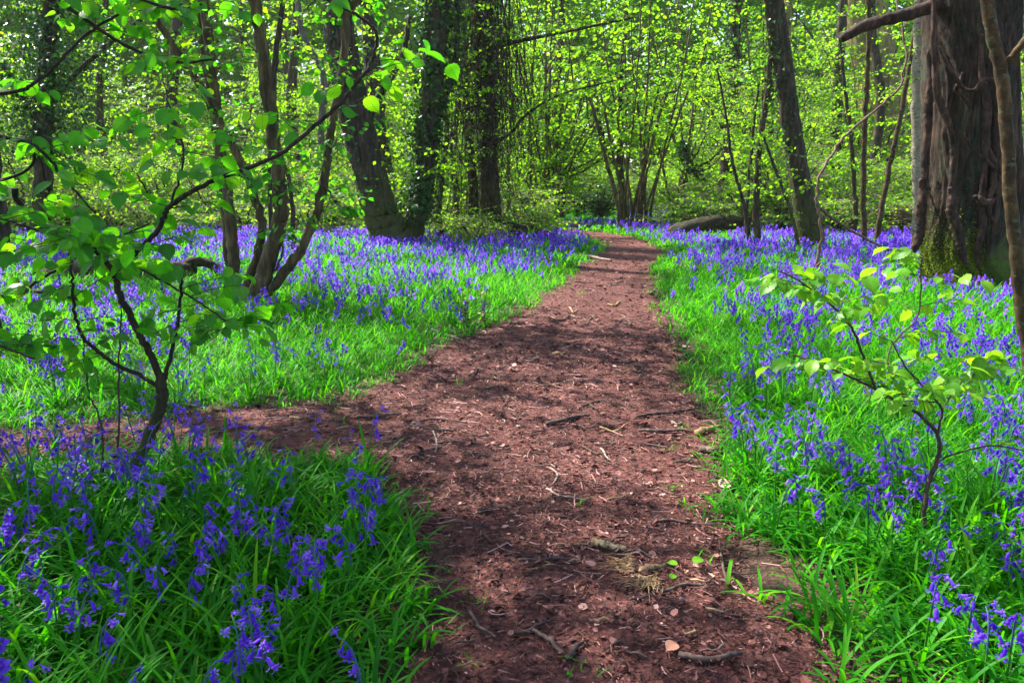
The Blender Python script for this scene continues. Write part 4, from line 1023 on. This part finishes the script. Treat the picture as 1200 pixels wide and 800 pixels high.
    # ivy-dark tree in the upper left corner
    hero('ivy_clad_tree', 'tree smothered in dark ivy in the upper left corner', 'tree', (46, 278),
         [([(46, 280), (50, 220), (50, 150), (54, 80), (60, 10), (62, -70)], 18, 14, 8, 1.3, .5), ([(52, 130), (90, 85, .3), (130, 50, .5), (180, 12, .8)], 6, 4, 4, 1.2, .4), ([(50, 160), (20, 100, .2), (-10, 60, .3)], 6, 4, 4, 1.2, .3)],
         'bark_dark', seed=111, leaf=.1, every=.13, ivy={0: (9000, .11, .3, 1, .75), 1: (500, .1, .1, .8, .2), 2: (700, .1, .1, 1, .25)}, excl=.5, k=12)
    for q, (u, w, lab) in enumerate(((205, 14, 'dark straight trunk among the leaves behind the thin left sapling'), (120, 9, 'slim trunk in the leafy background at far left'), (345, 12, 'dim trunk seen between the crooked hazel stems'), (655, 10, 'slim background trunk left of the path bend'), (905, 12, 'dim slim trunk far behind the leaning leafy one'))):
        hero('background_tree', lab, 'tree', (u, 258), [([(u, 259), (u + 3, 200), (u - 4, 120), (u + 2, 40), (u + 4, -60)], w, w * .7, 16, 2.2, .3)], 'bark_far', seed=120 + q, leaf=.14, every=.19, excl=.4, k=10)

def mound(name, label, cat, base, w, h, d, seed, mat, mossn=2600, tuft=.05):
    g0 = at(*base); rng = np.random.RandomState(seed); nu, nv = 48, 22; ph = rng.uniform(0, 6.28, 9)
    u = np.linspace(0, 2 * pi, nu, endpoint=False); v = np.linspace(0, pi / 2, nv)
    U, Vv = np.meshgrid(u, v)
    r = 1 + .16 * np.sin(3 * U + ph[0]) * np.cos(Vv) + .12 * np.sin(5 * U + 4 * Vv + ph[1]) + .07 * np.sin(11 * U - 7 * Vv + ph[2]) * np.cos(Vv) + .05 * rng.rand(nv, nu)
    P = np.stack([g0[0] + w * r * np.cos(U) * np.cos(Vv), g0[1] + d * r * np.sin(U) * np.cos(Vv), h * r * np.sin(Vv) - .08], -1)
    P[-1] = P[-1].mean(0)
    root = empty(name, g0, label, cat); m = MB()
    i = np.arange(nv - 1)[:, None] * nu; j = np.arange(nu)[None]; j2 = (j + 1) % nu
    m.add(P.reshape(-1, 3), np.stack([i + j, i + j2, i + nu + j2, i + nu + j], -1).reshape(-1, 4)); m.build('earth', M[mat], root, g0)
    k = rng.choice(nu * nv, mossn, p=(lambda q: q / q.sum())(np.tile(np.cos(v)[:, None], (1, nu)).ravel() * np.clip(.7 + .5 * np.sin(2 * U + ph[4]) + .8 * np.sin(5 * U + 3 * Vv + ph[5]), .12, 2).ravel()))
    p = P.reshape(-1, 3)[k] + rng.normal(0, .04, (mossn, 3)); o = unit(p - (g0 - [0, 0, .4]))
    ms = MB(); inst(ms, LEAF_LOW, p, unit(rng.normal(0, 1, (mossn, 3)) + .3 * o), unit(o + rng.normal(0, .35, (mossn, 3))), rng.uniform(.5, 1.4, mossn) * tuft); ms.build('moss', M['moss'], root, g0)
    EXCL.append((g0[0], g0[1], max(w, d) * .85))
    return root

def build_logs():
    mound('mossy_mound', 'yellow mossy mound of earth and roots between birch and curved trunk', 'mound', (1048, 276), 1.35, .85, .9, 5, 'soil', 7000, .10)
    mound('leafy_stump', 'mossy stump overgrown with bright leaves under the vine-draped trunk', 'stump', (588, 284), 1.1, .55, .6, 7, 'log', 2200, .06)
    def log(name, lab, base, pts, w, moss=900, hollow=None):
        g0 = at(*base); Y = g0[1]; pm = Y / FPX; root = empty(name, g0, lab, 'log'); m = MB()
        P = smooth_path(px_poly(pts, Y), 46); tube(m, P, np.array(w) * pm / 2, 24, .16, disp=ridges(int(base[0]))); m.build('trunk', M['log'], root, g0)
        rng = np.random.RandomState(3); k = rng.randint(3, 40, moss); R = np.interp(k, [0, 45], [w[0] * pm / 2, w[-1] * pm / 2])
        a = rng.uniform(.2, 2.9, moss); p = P[k] + np.c_[np.zeros(moss), np.cos(a) * R * .95, np.sin(a) * R * .95] + rng.normal(0, .03, (moss, 3)) * [3, .4, .4]
        keep = np.sin(p[:, 0] * 5.0 + 1) > -.35; p = p[keep]; n = len(p)
        ms = MB(); inst(ms, LEAF_LOW, p, unit(rng.normal(0, 1, (n, 3)) * [1, 1, .5]), unit(np.c_[rng.normal(0, .5, (n, 2)) - [0, .5], np.ones(n)]), rng.uniform(.02, .06, n)); ms.build('moss', M['moss'], root, g0)
        for q in range(1, 6): EXCL.append((P[q * 8][0], P[q * 8][1] - .35, w[0] * pm / 2 + .25)); EXCLF.append((P[q * 8][0] * .93, P[q * 8][1] - 1.35, .6))
        return root, g0, pm
    log('fallen_log', 'dark mossy fallen log lying in bluebells right of the path bend', (830, 276), [(778, 281, -.9), (800, 271, -.5), (830, 264, 0), (858, 260, .4), (884, 261, .9)], [16, 21, 20, 16, 9])
    r, g0, pm = log('fallen_log', 'mossy rotten log with an arched hollow end behind the crooked hazel', (215, 330), [(30, 328, .6), (75, 322, .5), (120, 319, .4), (165, 320, .2), (205, 318, 0), (228, 313, 0)], [22, 27, 27, 24, 15])
    b = MB(); tube(b, smooth_path(px_poly([(215, 322), (222, 308), (238, 307), (250, 312), (254, 324), (252, 345)], g0[1]), 30), np.array([13, 11, 10, 12]) * pm / 2, 12, .2); b.build('arched_root', M['log'], r, g0)
    b = MB(); tube(b, smooth_path(px_poly([(250, 314, .4), (275, 330, .5), (288, 345, .5)], g0[1]), 16), np.array([16, 14, 10]) * pm / 2, 12, .25); b.build('broken_root', M['log'], r, g0)
    # bent dead branch by the path bend and brown dead weeds on the verge
    g0 = at(790, 270); t = Tree(g0, 4); P = px_poly([(766, 268), (780, 258), (796, 246), (812, 238)], g0[1]); t.stem(P, [.06, .05, .03], 8, .15, 'shaft', .02)
    t.stem(px_poly([(796, 246), (806, 248), (820, 244)], g0[1]), [.03, .015], 6, .1, 'side_twig'); t.build('dead_branch', 'bare dead branch poking up from the bluebells before the fan of stems', 'branch', M['stick'], M['leaf_wood'])
    for q, (u, v, hh, lab) in enumerate(((570, 390, 52, 'tall brown dead weed stalk at the left verge'), (548, 383, 28, 'short brown dead weed at the left verge, behind the tall one'))):
        g0 = at(u, v); t = Tree(g0, 140 + q); P = px_poly([(u, v), (u - 3, v - hh * .5), (u + 1, v - hh)], g0[1]); Q = t.stem(P, [.006, .004], 5, .1, 'stem')
        for s in range(12): t.twig(Q[t.rng.randint(3, len(Q) - 1)], t.rng.normal(0, 1, 3) + [0, 0, .4], .10, .002, .035, .02, 3, .1)
        t.build('dead_weed', lab, 'weed', M['stick'], M['litter'], leafname='foliage')
    for q, (u, v, hh) in enumerate(((540, 276, 34), (622, 282, 22))):
        g0 = at(u, v + 4); n = 26; b = MB(); rng = t.rng
        straps(b, g0 + np.c_[rng.normal(0, .12, (n, 2)), np.zeros(n)], rng.uniform(0, 6.28, n), rng.uniform(.4, .9, n) * hh / 34, rng.uniform(.1, .6, n), rng.uniform(.4, 1.2, n), np.full(n, .03), 5, rng.uniform(.5, 1, n))
        ob = b.build('fern', M['leaf_wood'], None, g0); ob.location = g0; tag(ob, 'bright leafy plant on the stump under the vine-draped trunk' if q == 0 else 'low bright green tuft where the left bluebells meet the path bend', 'plant')

# ------------------------------------------------------------------ woodland behind
def build_woodland():
    used = set(); rng = np.random.RandomState(77)
    cop = [coppice(300 + q, 8 + q % 3, 6.2 + .6 * (q % 3), (.18, .5), .10, 20) for q in range(5)]
    shr = [coppice(320 + q, 11, 2.4, (.35, .9), .095, 10, 'woodland_shrub', low=.1) for q in range(3)]
    tal = [tall_tree(340 + q, 13 + 1.5 * q, .16 + .03 * q, 130, .18, .18) for q in range(4)]
    pts = []
    def ok(x, y, r):
        if any((x - a) ** 2 + (y - b) ** 2 < (r + c) ** 2 * .25 for a, b, c in pts): return False
        if path_dist(np.array([[x, y]]))[0] < r * .35: return False
        return not any((x - a) ** 2 + (y - b) ** 2 < (c + .5) ** 2 for a, b, c in EXCL)
    def zone(n, protos, y0, y1, r, name, labels, cat, xf=.70, x0=None, s=(.85, 1.2)):
        c = tries = 0
        while c < n and tries < 6000:
            tries += 1
            y = math.sqrt(rng.uniform(y0 * y0, y1 * y1)); x = rng.uniform(-xf, xf) * y
            if x0 and not x0(x, y): continue
            if not ok(x, y, r): continue
            pts.append((x, y, r)); c += 1
            lab, grp = labels(x, y)
            o = place(protos[rng.randint(len(protos))], x, y, rng.uniform(0, 6.28), rng.uniform(*s), lab, cat, grp, used)
    side = lambda x, y: 'left' if x < -.12 * y else ('right' if x > .30 * y else 'centre')
    # keep the bluebell glades open: nothing tall inside them
    glade = lambda x, y: not (-.05 * y < x < .30 * y and y < 39) and not (.03 * y < x < .22 * y and y < 52) and not ((x < 1 and y < 25.5) or (x >= 1 and y < 23)) and not (abs(x - .115 * y) < 1.3 and y < 34)
    nm = {'left': 'behind the left hand bluebell glade', 'centre': 'behind the bend of the path', 'right': 'behind the right hand trunks'}
    zone(62, shr, 23.5, 40, 1.7, 's', lambda x, y: ('low light green shrub ' + nm[side(x, y)], 'low shrubs ' + nm[side(x, y)]), 'shrub', x0=glade)
    zone(86, cop, 23.5, 46, 2.7, 'c', lambda x, y: ('many-stemmed hazel in fresh leaf ' + nm[side(x, y)], 'hazel coppices ' + nm[side(x, y)]), 'hazel', x0=glade)
    zone(27, tal, 40, 66, 4.6, 't', lambda x, y: ('tall slim tree in fresh leaf ' + nm[side(x, y)], 'tall trees ' + nm[side(x, y)]), 'tree', x0=lambda x, y: not (-.26 * y < x < .28 * y), s=(.9, 1.25))
    zone(34, shr, 37, 56, 2.0, 's', lambda x, y: ('sunlit light green shrub far off beyond the bend of the path', 'sunlit shrubs far beyond the bend'), 'shrub', x0=lambda x, y: -.06 * y < x < .30 * y, s=(.8, 1.35))
    und = [coppice(330 + q, 9, 1.0, (.5, 1.1), .085, 5, 'bramble', low=.1) for q in range(2)]
    for q, (u, v, sc, lab) in enumerate(((530, 284, .9, 'leafy bramble between the ivy-clad trunk and the vine-draped trunk'), (556, 288, .7, 'low bramble just in front of the vine-draped trunk, left'), (606, 280, .9, 'bramble on the mossy stump right of the vine-draped trunk'),
                           (626, 274, .8, 'bramble farthest right by the mossy stump, near the path bend'), (500, 280, .8, 'bramble squeezed right behind the ivy-clad trunk'), (1062, 268, 1.0, 'low leafy bramble between birch and mossy mound'), (1020, 272, .9, 'low leafy bramble before the mossy mound, left'))):
        p = at(u, v); place(und[q % 2], p[0], p[1], q * 1.3, sc, lab, 'bramble', None, used)
    zone(26, und, 22.5, 29, 1.2, 'u', lambda x, y: ('low leafy bramble edging the bluebells ' + nm[side(x, y)], 'brambles edging the bluebells ' + nm[side(x, y)]), 'bramble', x0=lambda x, y: not (.02 * y < x < .2 * y), s=(1.0, 1.5))
    # holly bush at the end of the path
    t = Tree(seed=401)
    for q in range(16):
        a = t.rng.uniform(0, 6.28); e = np.array([math.cos(a) * t.rng.uniform(.3, 1.1), math.sin(a) * t.rng.uniform(.3, 1.1), t.rng.uniform(.9, 1.9)])
        Q = t.stem([[0, 0, -.1], e * [.4, .4, .5], e], [.03, .02, .008], 5, .1, 'stem'); t.bush_on(Q, .15, 9, .5, .006, .11, .07, sub=3)
    h = t.build('holly_bush', 'rounded dark green bush at the far end of the path', 'bush', M['bark_dark'], M['ivy']); p = at(703, 257); h.location = (p[0], p[1], 0); h.scale = (1.15, 1.15, .95)
    # the far-off wood beyond, one mass
    mb = MB(); n = 430000
    a = rng.uniform(-.80, .80, n); d = rng.uniform(60, 78, n); z = rng.uniform(0, 1, n) * 23
    keep = rng.rand(n) < np.clip(.6 + .5 * np.sin(a * 60 + z * .7) + .3 * np.sin(a * 140 - z * 1.3),     .38, 1); a, d, z = a[keep], d[keep], z[keep]; n = len(a)
    inst(mb, LEAF_FAR, np.c_[d * np.sin(a), d * np.cos(a), z], unit(np.c_[rng.normal(0, 1, (n, 2)), rng.normal(-.3, .3, n)]), unit(np.c_[rng.normal(0, .9, (n, 2)), np.ones(n)]), rng.uniform(.30, .6, n))
    tag(mb.build('far_foliage', M['leaf_wood']), 'far-off wood in fresh leaf closing the view', 'wood', kind='stuff')

SHADE = [  # unseen trees added so their crowns dapple the ground: x, y, scale, rotation
    (-7.4, 5.9, .85, .2), (-4.9, 5.6, .9, 1.4), (-5.0, 7.4, .8, 2.7), (-9.6, 15.0, 1.0, 3.0), (-14.5, 20.5, 1.1, .9), (9.8, 9.2, .9, 4.0), (-9.5, 3.5, 1.0, 5.0)]
def build_shade():
    used = set()
    pr = [tall_tree(360 + q, 13 + q, .17, 70, .17, .50, 2.5, 'added_shade_tree', every=.20) for q in range(3)]
    for q, (x, y, s, r) in enumerate(SHADE):
        place(pr[q % 3], x, y, r, s, 'unseen tall tree added beside the path, its crown shading the bluebells', 'tree', 'unseen canopy trees added for dappled shade', used)

# ------------------------------------------------------------------ light, sky, camera
def light():
    az, el = radians(-50), radians(52)          # azimuth from +Y (ahead), negative to the left
    s = np.array([math.sin(az) * math.cos(el), math.cos(az) * math.cos(el), math.sin(el)])
    w = bpy.data.worlds.new('World'); SC.world = w; w.use_nodes = True
    nt = w.node_tree; sky = nt.nodes.new('ShaderNodeTexSky'); sky.sky_type = 'NISHITA'; sky.sun_disc = False
    sky.sun_elevation = el; sky.sun_rotation = az; sky.air_density = 1.0; sky.dust_density = 1.5
    bg = nt.nodes['Background']; bg.inputs['Strength'].default_value = .12; nt.links.new(sky.outputs[0], bg.inputs[0])
    l = bpy.data.lights.new('sun', 'SUN'); l.energy = 5.0; l.angle = radians(.53); l.color = (1, .95, .86)
    o = bpy.data.objects.new('sun', l); COL.objects.link(o)
    from mathutils import Vector
    o.rotation_euler = Vector(s).to_track_quat('Z', 'Y').to_euler(); o.location = (-20, 10, 30)
    c = bpy.data.cameras.new('camera'); c.lens = 28.0; c.sensor_width = 36.0; c.clip_start = .05; c.clip_end = 900
    co = bpy.data.objects.new('camera', c); COL.objects.link(co); co.location = (0, 0, CAM_H); co.rotation_euler = (pi / 2 - PITCH, 0, 0); SC.camera = co
    v = SC.view_settings; v.view_transform = 'Standard'; v.look = 'None'; v.gamma = 1; v.exposure = 1.88; v.use_curve_mapping = False
    SC.render.engine = 'CYCLES'; cy = SC.cycles
    cy.max_bounces = 7; cy.diffuse_bounces = 4; cy.glossy_bounces = 2; cy.transmission_bounces = 5; cy.transparent_max_bounces = 4
    cy.use_denoising = True; cy.denoiser = 'OPENIMAGEDENOISE'; cy.use_adaptive_sampling = True; cy.adaptive_threshold = .02
    cy.caustics_reflective = False; cy.caustics_refractive = False; cy.sample_clamp_indirect = 6

def air():
    m, nt, N, L = new_mat('woodland_haze'); v = N.new('ShaderNodeVolumePrincipled'); v.inputs['Color'].default_value = (.93, .96, .78, 1); v.inputs['Density'].default_value = HAZE; v.inputs['Anisotropy'].default_value = .3
    o = N.new('ShaderNodeOutputMaterial'); L.new(v.outputs[0], o.inputs['Volume'])
    b = MB(); V = [(x, y, z) for z in (-1.3, 28.0) for y in (-62.0, 422.0) for x in (-322.0, 322.0)]
    b.add(V, np.array([(0, 2, 3, 1), (4, 5, 7, 6), (0, 1, 5, 4), (2, 6, 7, 3), (0, 4, 6, 2), (1, 3, 7, 5)]))
    tag(b.build('haze', m, smooth=False), 'thin pale air between the trees', 'haze', kind='stuff')
HAZE = .0003
air()
light()
build_heroes(); build_logs()
lay_litter(); lay_sticks()
grow_grass(); grow_bluebells()
build_woodland(); build_shade()
